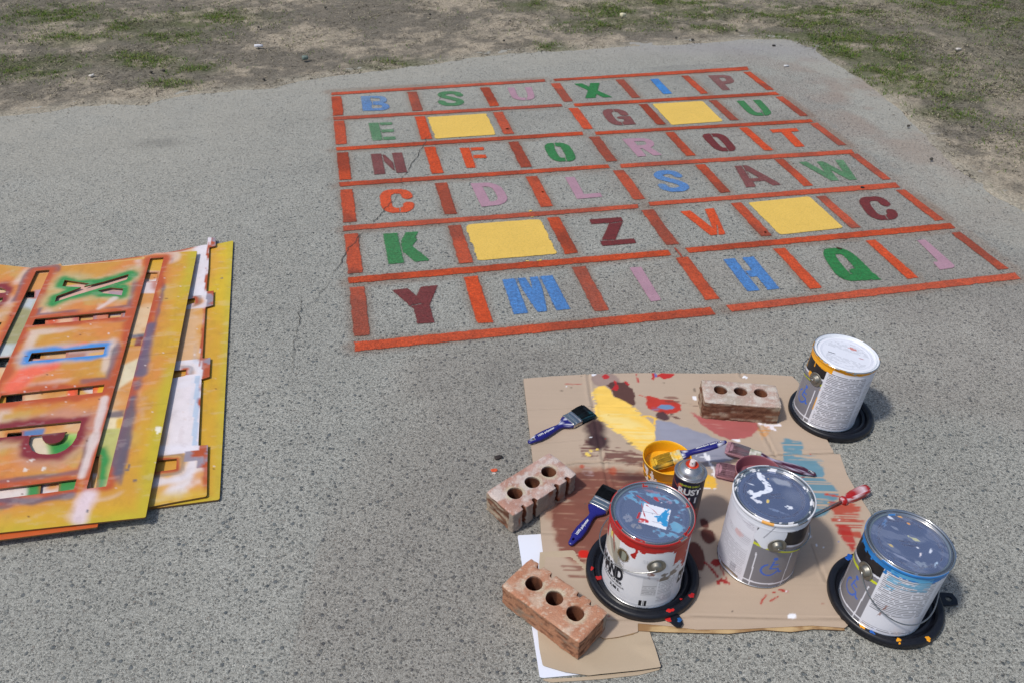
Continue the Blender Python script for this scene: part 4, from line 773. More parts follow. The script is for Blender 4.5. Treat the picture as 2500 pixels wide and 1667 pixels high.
stencil('letter_stencil',np.array([[.048,.045],[.048,.66],[1.165,.66],[1.145,.05]]),mid,.0195,'half hidden stencil sheet showing through the slots of the top stencil',pmid,.001)
stencil('letter_stencil',out,hol,.0275,'top stencil sheet with green X, blue I and maroon P cutouts',ptop(30),.003)
under=np.array([[BR3[0]+.004,BR3[1]+.10],[BR3[0]+.003,.66],[BR3[0]-.05,.66],[BR3[0]-.05,BR3[1]+.10]])
stencil('stencil_board',under,[],.0225,'orange board edge peeking out beneath the top stencil',lambda P,do,hd:np.repeat(lin(196,92,42)[None],len(P),0),.0)
# ------------------------------------------------------------------ bricks
def brick(name,label,c,ang,zb,seed,tone,rough_dark,grooves=True,LB=.196,SB=.092,HB=.057,holes=(-.052,0,.052),hoff=0.,tilt=0):
    rs=random.Random(seed)
    L2,S2=LB/2,SB/2; o=[(-L2,-S2),(L2,-S2)]
    top=[(L2,S2)]
    if grooves:
        for f in (.82,.66,.31,.14):
            x=-L2+f*LB; g=.0045
            top+=[(x+g+.001,S2),(x+g,S2-.009),(x-g*.2,S2-.011),(x-g,S2-.009),(x-g-.001,S2)]
    o=o+top+[(-L2,S2)]
    th=np.linspace(0,2*math.pi,28,endpoint=False); H=[np.column_stack([x+.0178*np.cos(th)*(1+.03*np.sin(3*th+x*90)),hoff+.0178*np.sin(th)]) for x in holes]
    P,Fq,B=sheet2d(np.array(o),H,.0028)
    V,FF,n=slab(P,Fq,B,np.full(len(P),HB),HB,10)
    d,_=segd(V[:,:2],np.array(o)); hd=np.min([psd(V[:,:2],h) for h in H],0)
    X,Y,Z=V.T; f3=lambda f,s,o_=3,fz=None: fbm(X*f,Y*f,o_,s,Z*(fz or f))
    top_=(np.arange(len(V))<n)|(Z>HB-.001); hole=(hd<.0012)&~top_; side=~top_&~hole
    # rounded worn rim and rough faces
    V=V.copy(); V[:,2]-=np.where(Z>HB-.001,.0028*np.exp(-(d/.0028))*(.3+1.2*f3(60,seed)),0)
    V[:,2]+=np.where(Z>HB-.001,.0016*(f3(90,seed+1)-.5),0)
    k=side*(.0034 if rough_dark else .0018); V[:,0]+=k*(f3(70,seed+2,3,240)-.5)*2; V[:,1]+=k*(f3(70,seed+3,3,240)-.5)*2
    cor=ss(.016,.0,np.hypot(np.abs(X)-L2,np.abs(Y)-S2)); V[:,0]-=np.sign(X)*cor*.003*f3(30,seed+4); V[:,1]-=np.sign(Y)*cor*.003*f3(30,seed+5)
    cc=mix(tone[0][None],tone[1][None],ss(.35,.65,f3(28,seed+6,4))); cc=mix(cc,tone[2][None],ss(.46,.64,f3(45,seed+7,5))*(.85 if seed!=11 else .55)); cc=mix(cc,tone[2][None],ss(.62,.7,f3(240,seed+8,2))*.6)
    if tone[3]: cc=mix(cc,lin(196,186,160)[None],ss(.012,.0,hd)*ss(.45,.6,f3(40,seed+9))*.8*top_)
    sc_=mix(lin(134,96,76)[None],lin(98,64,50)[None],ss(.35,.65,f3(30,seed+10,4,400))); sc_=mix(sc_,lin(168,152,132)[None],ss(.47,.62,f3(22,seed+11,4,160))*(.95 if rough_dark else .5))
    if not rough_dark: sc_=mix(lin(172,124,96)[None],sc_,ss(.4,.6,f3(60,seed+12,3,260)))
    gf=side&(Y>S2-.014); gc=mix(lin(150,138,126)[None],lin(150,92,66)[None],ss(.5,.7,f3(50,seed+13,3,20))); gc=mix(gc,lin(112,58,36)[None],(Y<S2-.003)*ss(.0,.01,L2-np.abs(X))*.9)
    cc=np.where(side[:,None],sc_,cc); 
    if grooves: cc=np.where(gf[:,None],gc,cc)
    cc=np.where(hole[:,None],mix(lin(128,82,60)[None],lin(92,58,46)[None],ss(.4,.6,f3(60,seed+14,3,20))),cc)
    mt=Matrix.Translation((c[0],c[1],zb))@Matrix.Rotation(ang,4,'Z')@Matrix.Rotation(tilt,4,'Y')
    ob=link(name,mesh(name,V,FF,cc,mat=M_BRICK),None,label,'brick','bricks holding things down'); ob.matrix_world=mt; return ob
PK=(lin(188,154,142),lin(172,130,114),lin(204,192,184),True); TC=(lin(186,138,112),lin(176,122,94),lin(206,190,170),True); GY=(lin(184,156,144),lin(178,164,150),lin(204,196,186),False)
def pose(q,z):   # A->B long edge start, returns centre and angle
    W_=pxs(q,z); c=W_.mean(0); return c,W_
c,W_=pose([(1217,1431),(1297,1356),(1494,1494),(1414,1571)],.062); d=(W_[2]-W_[1]); brick('brick','terracotta brick with three holes lying nearest the camera on the kraft folder',c,math.atan2(d[1],d[0]),.0066,11,TC,False)
c,W_=pose([(1348,1100),(1418,1151),(1246,1264),(1175,1205)],.062); d=(W_[2]-W_[1]); brick('brick','pinkish brick with grooved side lying half on the left edge of the cardboard',c,math.atan2(d[1],d[0])+math.pi*0,.0075,22,PK,True)
c,W_=pose([(1902,942),(1915,997),(1706,981),(1713,921)],.063); d=(W_[2]-W_[1]); brick('brick','pale crusted brick on the cardboard beside the yellow splashed can',c,math.atan2(d[1],d[0])+math.pi,.0080,33,GY,True,False,hoff=.006)
# ------------------------------------------------------------------ cans
def facing(x,y): return math.atan2(-y,-x)
def lobj(name,V,Fl,mat,parent,col=None,smooth=True):
    return link(name,mesh(name,V,Fl,col,smooth=smooth,mat=mat),parent)
def text_mesh(s,size,bold=0.,align='CENTER'):
    cu=bpy.data.curves.new('lettering','FONT'); cu.body=s; cu.size=size; cu.offset=bold; cu.align_x=align; cu.resolution_u=3
    o=bpy.data.objects.new('lettering',cu); sc.collection.objects.link(o); bpy.context.view_layer.update()
    me=bpy.data.meshes.new_from_object(o.evaluated_get(bpy.context.evaluated_depsgraph_get())); bpy.data.objects.remove(o); bpy.data.curves.remove(cu)
    V=np.zeros(len(me.vertices)*3,np.float32); me.vertices.foreach_get('co',V); return me,V.reshape(-1,3)
def wraptext(s,size,phi,z,rad,mat,parent,name='lettering',bold=0.,squash=1.,shear=0.):
    me,V=text_mesh(s,size,bold); x=V[:,0]*squash; y=V[:,1]+shear*x; a=math.radians(phi)+x/rad
    W=np.column_stack([rad*np.cos(a),rad*np.sin(a),z+y]); me.vertices.foreach_set('co',W.astype(np.float32).ravel()); me.update()
    me.materials.clear(); me.materials.append(mat); me.name=name; return link(name,me,parent)
def flattext(s,size,x,y,z,rot,mat,parent,name='lettering',bold=0.):
    me,V=text_mesh(s,size,bold); c,s_=math.cos(rot),math.sin(rot); W=np.column_stack([x+V[:,0]*c-V[:,1]*s_,y+V[:,0]*s_+V[:,1]*c,np.full(len(V),z)])
    me.vertices.foreach_set('co',W.astype(np.float32).ravel()); me.update(); me.materials.clear(); me.materials.append(mat); return link(name,me,parent)
GREY=lin(126,124,130);WH=lin(222,222,230);YLL=lin(206,212,40);BLK=lin(30,28,32);TIN=lin(188,188,186);BL=lin(62,104,196)
def rows_text(X,Z,seed,per=.0046,lo=.0,word=260):
    r=np.floor(Z/per); t=(Z/per-r); wd=vn(X*word,r*7.3,seed)
    return ((t>.22)&(t<.68)&(wd>.24)).astype(float)
def body_mesh(Rb,H,paint,res=.0012):
    n=int(2*math.pi*Rb/res); m_=int(H/res); a=np.linspace(-math.pi,math.pi,n,endpoint=False); z=np.linspace(0,H,m_)
    A,Z=np.meshgrid(a,z,indexing='ij'); A=A.ravel();Z=Z.ravel()
    col,met=paint(A,Z); den=.0007*(fbm(np.cos(A)*3,np.sin(A)*3,3,int(H*1e5),Z*20)-.5)+.0004*np.exp(-((Z-.012)/.0015)**2)+.0005*np.exp(-((Z-H+.014)/.0015)**2)
    r=Rb+den; V=np.column_stack([r*np.cos(A),r*np.sin(A),Z]); i=np.arange(n)[:,None]; j=np.arange(m_-1)[None]
    a_=i*m_+j; b=((i+1)%n)*m_+j; Fq=np.stack([a_,b,b+1,a_+1],-1).reshape(-1,4); return V,Fq,np.column_stack([col,met])
def parking_label(phb,s,seed,labtext=1.):
    def f(A,Z,H):
        ph=np.degrees(A); u=(s*(ph-phb)+540)%360-180; h=Z/H; lab=(u<0)&(u>-112)
        c=np.repeat(GREY[None],len(A),0)
        uw=np.radians(u)*.082
        yl=.655-.0011*np.clip(u,0,90)-.00001*np.clip(u,0,90)**2; wl=yl+.085
        c=np.where((h>wl)[:,None],BLK,c); c=np.where((np.abs(h-wl)<.014)[:,None],WH,c); c=np.where((np.abs(h-yl)<.017)[:,None],YLL,c)
        c=np.where((np.abs(h-(.085-.0002*u))<.010)[:,None],WH,c)
        for u0,sl in ((9,-.03),(60,.03)): c=np.where((np.abs(uw-(u0/57.3*.082)-sl*(Z-.05))<.0013)[:,None]&((Z<.105)&(Z>.004))[:,None],WH,c)
        X=np.radians(ph-(phb+s*33))*.082; Q=np.column_stack([X,Z-.052])
        d=segd(Q,[(.004,.033),(.000,.012),(.016,.012),(.021,.000),(.025,.001)],False)[0]-.0021; d=np.minimum(d,np.hypot(Q[:,0]-.006,Q[:,1]-.042)-.0048); d=np.minimum(d,segd(Q,[(.003,.024),(.014,.024)],False)[0]-.0016)
        an=np.radians(np.linspace(115,345,14)); d=np.minimum(d,segd(Q,np.column_stack([-.001+.017*np.cos(an),.008+.017*np.sin(an)]),False)[0]-.0021)
        c=np.where(((d<0)&(u>0)&(u<80))[:,None],BL,c)
        cw=np.repeat(WH[None],len(A),0); xl=np.radians(u)*.082
        inx=(u<-4)&(u>-74)&(h<.90)&(h>.05); gap=(vn(np.zeros_like(Z),Z*38,seed)>.26)
        t=rows_text(xl,Z,seed+1)*inx*gap*labtext; cw=mix(cw,lin(96,96,104)[None],t*.80)
        t2=rows_text(xl,Z,seed+4)*(u<-80)*(h<.8)*labtext; cw=mix(cw,lin(96,96,104)[None],t2*.5)
        c=np.where(lab[:,None],cw,c); return c,np.zeros(len(A)),u,h
    return f
def lidmesh(paint,rp=.0715,zt=-.0055,res=.0013):
    nr=int(rp/res); n=int(2*math.pi*rp/res); r=np.linspace(.0008,rp,nr); a=np.linspace(0,2*math.pi,n,endpoint=False); A,R_=np.meshgrid(a,r,indexing='ij'); A=A.ravel();R_=R_.ravel()
    X=R_*np.cos(A);Y=R_*np.sin(A); col,met=paint(np.column_stack([X,Y]),R_,A)
    z=zt+.0009*ss(.060,.062,R_)-.0009*ss(.066,.068,R_)+.0005*(fbm(X*40,Y*40,2,3)-.5)
    V=np.column_stack([X,Y,z]); i=np.arange(n)[:,None]; j=np.arange(nr-1)[None]; a_=i*nr+j;b=((i+1)%n)*nr+j; Fq=np.stack([b,a_,a_+1,b+1],-1).reshape(-1,4)
    V=np.concatenate([V,[[0,0,zt]]]); col=np.column_stack([col,met]); col=np.concatenate([col,col[:1]])
    Fl=[tuple(x) for x in Fq[:, ::-1]]+[(k*nr,((k+1)%n)*nr,len(V)-1) for k in range(n)]
    return V,Fl,col
def ringcol(V,f):
    a=np.arctan2(V[:,1],V[:,0]); return f(a,np.hypot(V[:,0],V[:,1]),V[:,2])
def can(name,label,x,y,zb,H,bodyp,rimp,lidp,ear,wire,tilt=(0,0),Rb=.0815):
    rz=facing(x,y); mt=Matrix.Translation((x,y,zb))@Matrix.Rotation(tilt[0],4,'X')@Matrix.Rotation(tilt[1],4,'Y')@Matrix.Rotation(rz,4,'Z')
    t=thing(name,label,'paint can',None,mat=mt,group='open and closed paint cans')
    V,Fq,c=body_mesh(Rb,H-.006,lambda A,Z:bodyp(A,Z)); lobj('body',V,Fq,M_CAN,t,c)
    pr=[(Rb-.004,.0),(Rb-.001,-.0005),(Rb+.0012,.0008),(Rb+.0014,.003),(Rb+.0002,.0042),(Rb-.002,.0042)]; V,Fq=lathe(pr,128); lobj('bottom_seam',V,Fq,M_TIN,t)
    Rr=Rb+.0022   # double seam, lid channel, raised plug
    pr=[(Rb-.0005,H-.0085),(Rb+.001,H-.0075),(Rr,H-.006),(Rr+.0004,H-.003),(Rr,H-.0004),(Rr-.0016,H+.0003),(Rr-.0032,H-.0004),(Rr-.0036,H-.004),(Rr-.0050,H-.0052),(Rr-.0066,H-.0046),(Rr-.0072,H-.0012),(Rr-.0082,H-.0006),(Rr-.0092,H-.0012),(Rr-.0096,H-.0052),(.0716,H-.0056)]
    pr[-1]=(Rb-.0098,H-.0056); V,Fq=lathe(pr,240); VS=V.copy(); VS[:,:2]*=.0815/Rb; lobj('rim',V,Fq,M_LID,t,ringcol(VS,rimp))
    V,Fl,c=lidmesh(lidp); V[:,:2]*=(Rb-.0097)/.0715; V[:,2]+=H; lobj('lid',V,Fl,M_LID,t,c)
    for k,ph in enumerate((ear,ear+180)):
        zc=H*.69; Rm=Matrix.Rotation(math.radians(ph),4,'Z')@Matrix.Translation((Rb-.0005,0,zc))@Matrix.Rotation(math.pi/2,4,'Y')
        V,Fq=lathe([(.0001,.0006),(.0165,.0006),(.0186,.0014),(.0184,.0024),(.0160,.0026),(.0122,.0004),(.0112,.0010),(.0096,.0074),(.0078,.0092),(.0022,.0096),(.0001,.0096)],40)
        V=np.array([(Rm@Vector(v))[:] for v in V]); lobj('handle_ear',V,Fq,M_EAR,t)
    dr,drop,bulge=wire; pth=[]
    for k in range(61):
        q=k/60; a=math.radians(ear+dr*180*q); st=min(1,4*min(q,1-q)); rr=Rb+.010-.006*st+bulge*math.sin(math.pi*q); pth.append((rr*math.cos(a),rr*math.sin(a),H*.69-drop*math.sin(math.pi*q)**.75))
    V,Fl=tube(pth,.0013); lobj('wire_handle',V,Fl,M_WIRE,t,)
    return t
n3=lambda A,Z,f,s,o=3: fbm(np.cos(A)*f*.082,np.sin(A)*f*.082,o,s,Z*f)
def drips(A,Z,H,edge,seed,n=14,mn=.004,mx=.03,lim=None):
    "how far paint runs down from the rim: 1 where painted"
    m_=(Z>H-edge-.004*n3(A,Z*0,60,seed)*2); rr=random.Random(seed)
    for k in range(n):
        a=rr.uniform(-180,180); L=rr.uniform(mn,mx)
        if lim and not(lim[0]<a<lim[1]): L*=.25
        w_=rr.uniform(1.2,3.2)*(1+.0*Z); da=np.abs((np.degrees(A)-a+180)%360-180); tip=H-edge-L
        m_|=(da<w_*np.clip(.55+.5*np.exp(-((Z-tip-.003)/.004)**2),.3,1.1))&(Z>tip)
    return m_.astype(float)
HY,HB_,HM,HR=.1944,.1887,.1969,.195
ORG=lin(236,164,32);RED=lin(168,26,24);BLP=lin(38,120,190)
# --- yellow splashed can
def bp(A,Z):
    c,m_,u,h=parking_label(-21,-1,3)(A,Z,HY); d=np.degrees(A)
    k=drips(A,Z,HY-.006,.012,5,16,.01,.05,(-95,-30)); k2=((u>0)&(n3(A,Z,30,8)+.35*ss(.11,.18,Z)*ss(20,90,u)>.72)&(Z>.10)); k=np.maximum(k,k2); k=np.maximum(k,(np.abs(u-.7)<.9)&(Z>.05)&(Z<.115)&(n3(A,Z,40,9)>.42))
    k=np.maximum(k*((d<-12)|(Z>HY-.010)),(Z>HY-.012)&((d<-12)|(n3(A,Z,40,19)>.5))); c=mix(c,ORG[None]*(.85+.3*n3(A,Z,60,2))[:,None],k); return c,m_
def rp_(A,r,z):
    c=mix(TIN[None]*np.ones((len(A),1)),ORG[None],(((r>.0812)&(z<HY-.0018)&((np.degrees(A)<-10)|(n3(A,z,50,23)>.50)))|(n3(A,z,50,3)>.62))*1.); c=mix(c,lin(222,226,232)[None],((r<.081)&(z<HY-.0002)&(n3(A,z,30,5)<.75))*1.); met=1-np.clip(((r>.0812)&(z<HY-.0018)&(np.degrees(A)<-10))+(r<.081)+0.,0,1)
    return np.column_stack([c,met*.9])
def lp(P,r,A):
    c=lin(226,228,236)[None]*np.ones((len(P),1)); 
    Q=np.column_stack([-P[:,1],P[:,0]])              # x right, y away when seen from the camera (local +x faces it)
    Q=np.column_stack([P[:,1],-P[:,0]])
    row=np.floor(Q[:,1]/.0042); t=Q[:,1]/.0042-row; k=(t>.3)&(t<.62)&(vn(Q[:,0]*160,row*5.1,4)>.45)&(r<.058)&((Q[:,1]>.012)|((Q[:,1]<-.018)&(Q[:,1]>-.05)&(Q[:,0]>-.045)))&(vn(row*2.3,row*0,6)>.25)
    c=mix(c,lin(150,152,160)[None],k*.75); c=np.where(((np.abs(Q[:,0]+.034)<.009)&(np.abs(Q[:,1]+.012)<.0016))[:,None],lin(90,92,100),c)
    c=mix(c,lin(205,120,110)[None],ell(Q,(.012,.036),.010,.005,.0008,3,.004,200)*.9); c=mix(c,lin(180,120,130)[None],ell(Q,(.038,.004),.006,.0018,.0008,4,.001)*.9)
    c=mix(c,lin(200,204,214)[None],(np.abs(r-.0635)<.0009)*.8); return c,np.zeros(len(P))
TL_=lambda c,r:thing('bucket_lid',None,None,c)
can('paint_can','white lidded paint can with orange drips and grey label, farthest right',.822,1.646,.017,HY,bp,rp_,lp,-36,(-1,.014,.004),tilt=(0,R(3)),Rb=.0788)
# --- blue splashed can
def bp(A,Z):
    c,m_,u,h=parking_label(-14,-1,23)(A,Z,HB_)
    k=drips(A,Z,HB_-.006,.010,15,22,.003,.016); k=np.maximum(k,(np.abs(u-76)<2)&(Z>.12)&(Z<.17)); c=mix(c,BLP[None]*(.75+.5*n3(A,Z,50,2))[:,None],k)
    sm=(u<-8)&(u>-64)&(Z<HB_-.010)&(Z>.128-.012*np.sin(np.radians(u+20)))&(fbm(A*3,Z*330,3,4)+.9*(Z-.15)/.05*.35>.52); c=mix(c,lin(96,170,206)[None],sm*.8); 
    st=(np.abs(np.degrees(A)-6-120*(Z-.06))<1.6)&(n3(A,Z,60,8)>.5)&(Z>.03)&(Z<.11); c=mix(c,lin(130,70,40)[None],st*.7); return c,m_
def rimblue(P3,seed,H,lo=.5):
    def f(A,r,z):
        k=((r>.0830)&(n3(A,z,26,seed)>lo))|((r>.0822)&(z<H-.004)); k=k|((r<.079)&(n3(A,z,34,seed+1)>.66)); c=mix(TIN[None]*np.ones((len(A),1)),P3[None]*(.8+.4*n3(A,z,70,seed+2))[:,None],k*1.)
        return np.column_stack([c,(1-k*1.)*.95])
    return f
TINL=lin(168,176,200)
def scuffs(P,c,met,lst):
    for (x,y,a,b,col,s) in lst:
        k=ell(P,(x,y),a,b,.0012,s,min(a,b)*.9,130)*ss(.34,.5,fbm(P[:,0]*220,P[:,1]*160,3,s+2)+.06)*(.95 if max(col)>224 or col[0]>185 else .45); c=mix(c,lin(*col)[None],k); met=met*(1-k)
    return c,met
def ringtext(Q,r,A,c,met,seed):
    for k,(r0,w_) in enumerate(((.0600,.0012),(.0566,.0012))):
        m_=(np.abs(r-r0)<w_)&(vn(A*42,np.full_like(A,k),seed)>.36)&(vn(A*3.2,np.full_like(A,k+3),seed)>.24); c=mix(c,lin(40,46,80)[None],m_*.85); met=met*(1-m_*.8)
    for row in (0,1):
        for i in range(10):
            x=-.018+i*.0036; y=.004-.009*row; X=Q[:,0]*math.cos(.5)+Q[:,1]*math.sin(.5); Y=-Q[:,0]*math.sin(.5)+Q[:,1]*math.cos(.5)
            m_=((np.abs(X-x-.004*row)<.0010)|((np.abs(X-x-.004*row)<.0016)&(vn(Y*900,Y*0+i,seed)>.6)))&(np.abs(Y-y)<.0027)&(vn(X*700,Y*700,seed+i)>.3); c=mix(c,lin(38,44,76)[None],m_*.9); met=met*(1-m_*.9)
    return c,met
def lp(P,r,A):
    Q=np.column_stack([P[:,1],-P[:,0]]); c=TINL[None]*np.ones((len(P),1))*(.92+.16*fbm(P[:,0]*30,P[:,1]*30,3,2))[:,None]; met=np.full(len(P),.85)
    c,met=ringtext(Q,r,A,c,met,4)
    haze=ss(.5,.62,fbm(Q[:,0]*30,Q[:,1]*60,3,9)); c=mix(c,lin(168,176,190)[None],haze*.16); met=met*(1-.16*haze)
    return scuffs(Q,c,met,[(-.034,.058,.0045,.003,(228,170,90),1),(-.016,.052,.0035,.002,(228,160,80),2),(-.048,.044,.006,.0035,(225,230,240),3),(-.054,.022,.004,.011,(70,140,200),4),(.006,.018,.010,.0035,(190,190,150),5),(.016,.000,.004,.003,(236,238,244),6),(.025,-.014,.0025,.005,(236,226,226),7),(.038,.010,.0025,.006,(225,230,240),8),(-.028,-.028,.005,.0025,(206,180,110),9),(.036,-.036,.011,.007,(150,165,175),10),(.0,-.045,.02,.002,(170,176,200),11),(-.036,.022,.006,.003,(150,160,180),12),(.055,-.02,.002,.007,(190,215,235),13)])
can('paint_can','dark lidded paint can with blue paint around its rim, nearest right corner',.7665,1.054,.017,HB_,bp,rimblue(BLP,40,HB_,.44),lp,-35,(1,.078,.006),tilt=(0,R(1.5)),Rb=.0802)
# --- white smeared can
def bp(A,Z):
    c,m_,u,h=parking_label(-8,1,43,.75)(A,Z,HM); d=np.degrees(A); m_=m_.astype(float)
    c=mix(c,lin(214,212,222)[None],(u<0)*.5); yl=(u<-3)*ss(.06,.16,Z)*ss(.40,.60,fbm(A*2+Z*14,Z*60,4,5)); c=mix(c,lin(228,228,236)[None],yl*.9)
    sp=drips(A,Z,HM-.006,.014,31,12,.004,.02); blobw=(np.hypot((np.degrees(A)-13)*1.45,(Z-.155)*900)<24+14*n3(A,Z,40,6))|((np.abs(d-16)<7)&(Z>.128)&(Z<.175)&(n3(A,Z,30,7)>.40)); c=mix(c,lin(224,226,234)[None],np.maximum(sp,blobw))
    run=(np.abs(d-9-300*(Z-.17))<1.0)&(Z>.15); c=mix(c,lin(110,112,124)[None],run*.6)
    pk=ell(np.column_stack([A*.082,Z]),(-.046,.128),.010,.010,.003,4,.005); c=mix(c,lin(214,170,168)[None],pk*.7)
    bc=(np.abs(A*.082+.040)<.0075)&(np.abs(Z-.030)<.012)&(np.sin(Z*2400)>-.1); c=mix(c,lin(120,118,128)[None],bc*.8)
    hol=(np.abs(Z-.010-.0020*np.sin(A*9))<.0030)&(d>-52)&(d<-16)&(n3(A,Z,60,4)>.3); c=mix(c,lin(150,128,100)[None],hol*.9); c=mix(c,BLK[None],((np.abs(Z-.0135-.002*np.sin(A*9))<.0012)&(d>-60)&(d<-16))*.8)
    return c,m_
def rw(A,r,z):
    k=((r>.0812)&(n3(A,z,24,3)>.38))|((r<.0800)&(n3(A,z,60,4)>.58)); c=mix(TIN[None]*np.ones((len(A),1)),lin(222,222,226)[None],k*1.); y=(np.abs(np.degrees(A)-3)<8)&(r>.079); c=mix(c,ORG[None],y*.9); k=np.maximum(k,y)
    return np.column_stack([c,(1-k*1.)*.95])
def lp(P,r,A):
    Q=np.column_stack([P[:,1],-P[:,0]]); c=TINL[None]*np.ones((len(P),1))*(.9+.16*fbm(P[:,0]*30,P[:,1]*30,3,7))[:,None]; met=np.full(len(P),.85); c,met=ringtext(Q,r,A,c,met,8)
    hz=ell(Q,(.004,.046),.024,.010,.004,3,.006,60)*.5+ell(Q,(.040,.018),.02,.025,.012,5,.008,50)*.14; c=mix(c,lin(196,198,200)[None],np.clip(hz,0,1)); met=met*(1-np.clip(hz,0,1))
    st=line(Q,[(-.040,.048),(-.034,.038),(-.020,.028),(-.012,.014),(-.018,.002),(-.030,-.008),(-.036,-.020)],.0052,.0012,5,.003)*ss(.3,.45,fbm(Q[:,0]*70,Q[:,1]*260,3,5)+.12); c=mix(c,lin(226,230,240)[None],st); met=met*(1-st)
    return scuffs(Q,c,met,[(-.042,-.012,.010,.006,(228,232,240),1),(-.030,-.028,.011,.006,(226,228,236),2),(.038,-.016,.009,.0045,(228,232,240),3),(-.008,-.022,.003,.006,(232,200,100),4),(-.034,.046,.006,.003,(222,226,236),5),(-.022,.044,.003,.0015,(232,190,90),6),(.004,.002,.0015,.0015,(230,232,240),7),(.012,-.038,.016,.003,(120,150,190),8),(-.05,.012,.006,.0012,(220,226,236),9)])
can('paint_can','white smeared paint can with wheelchair symbol, standing on cardboard between two cans',.5394,1.1687,.0075,HM,bp,rw,lp,24,(1,.020,.004),Rb=.0806)
# --- red rimmed white can
def bp(A,Z):
    d=np.degrees(A); n=len(A); c=np.repeat(lin(222,222,226)[None],n,0); X=A*.0815
    t=rows_text(X,Z,51,.0046,0,300)
    c=mix(c,lin(176,176,180)[None],((d>4)&(d<25)&(Z>.040)&(Z<.098))*.45); c=mix(c,lin(104,104,110)[None],t*((d>5)&(d<24)&(Z>.045)&(Z<.075)|(d>27)&(d<52)&(Z>.018)&(Z<.09))*.55)
    c=mix(c,lin(90,90,98)[None],rows_text(X,Z,52)*((d>-46)&(d<-26)&(Z>.085)&(Z<.135))*.6)
    bc=(np.abs(d-9)<7)&(np.abs(Z-.0175)<.009); c=np.where(bc[:,None],np.where((vn(X*900,X*0,5)>.5)[:,None],BLK,lin(225,225,225)),c)
    ln=(d<-38)&(Z>.10); c=np.where(ln[:,None],lin(196,190,176),c); c=np.where(((d<-46)&(np.abs(Z-.155+.3*(A+.9))<.010)&(Z>.11))[:,None],lin(170,60,50),c); c=mix(c,lin(214,190,60)[None],ell(np.column_stack([X,Z]),(-.082,.160),.004,.010,.002,1,.001))
    can_=np.abs((d+44)*.7+(Z-.12)*260)<6; c=mix(c,lin(110,106,92)[None],(can_&(Z>.085)&(Z<.15))*.6)
    gx=(d+30)/57.3*.0815; gz=Z-.135; rr=np.hypot(gx,gz*.86); an=np.arctan2(gz,gx); c=np.where((rr<.0145+.0012*np.sign(np.sin(an*34)))[:,None],lin(96,78,48),c); c=np.where((np.hypot(gx,(gz+.001)*.8)<.0100)[:,None],mix(lin(60,60,50)[None],lin(140,144,130)[None],ss(-.2,.6,np.sin(gx*260+1))),c)
    dirt=ss(.54,.66,n3(A,Z,60,9,4)); c=mix(c,lin(120,72,56)[None],dirt*((d>8)&(d<28)&(Z>.075)&(Z<.115))*.9); c=mix(c,lin(112,100,84)[None],ss(.52,.62,n3(A,Z,70,10,4))*((d>27)&(d<56)&(Z>.085)&(Z<.125))*.9)
    bar_=((d>60)&(d<76)&(np.abs(Z-.070)<.018)); c=np.where(bar_[:,None],lin(30,30,34),c)
    k=drips(A,Z,HR-.006,.016,61,22,.002,.014); k=np.maximum(k,(np.abs(d+13-2*np.sin(Z*200))<1.8+2.2*np.exp(-((Z-.150)/.006)**2))&(Z>.142)); k=np.maximum(k,(d>44)&(d<72)&(n3(A,Z,36,12,4)+.25*ss(.07,.16,Z)>.62)&(Z>.07)); k=np.maximum(k,(d<-70)&(Z>.13)&(n3(A,Z,30,13)>.42))
    kk=(np.abs(Z-.168)<.0008)&(np.abs(d)<60)|(np.abs(Z-.1735)<.0006)&(np.abs(d)<70); c=mix(c,lin(214,200,200)[None]*.6,kk*.5); c=mix(c,RED[None]*(.8+.5*n3(A,Z,60,14))[:,None],k*1.); return c,np.zeros(n)
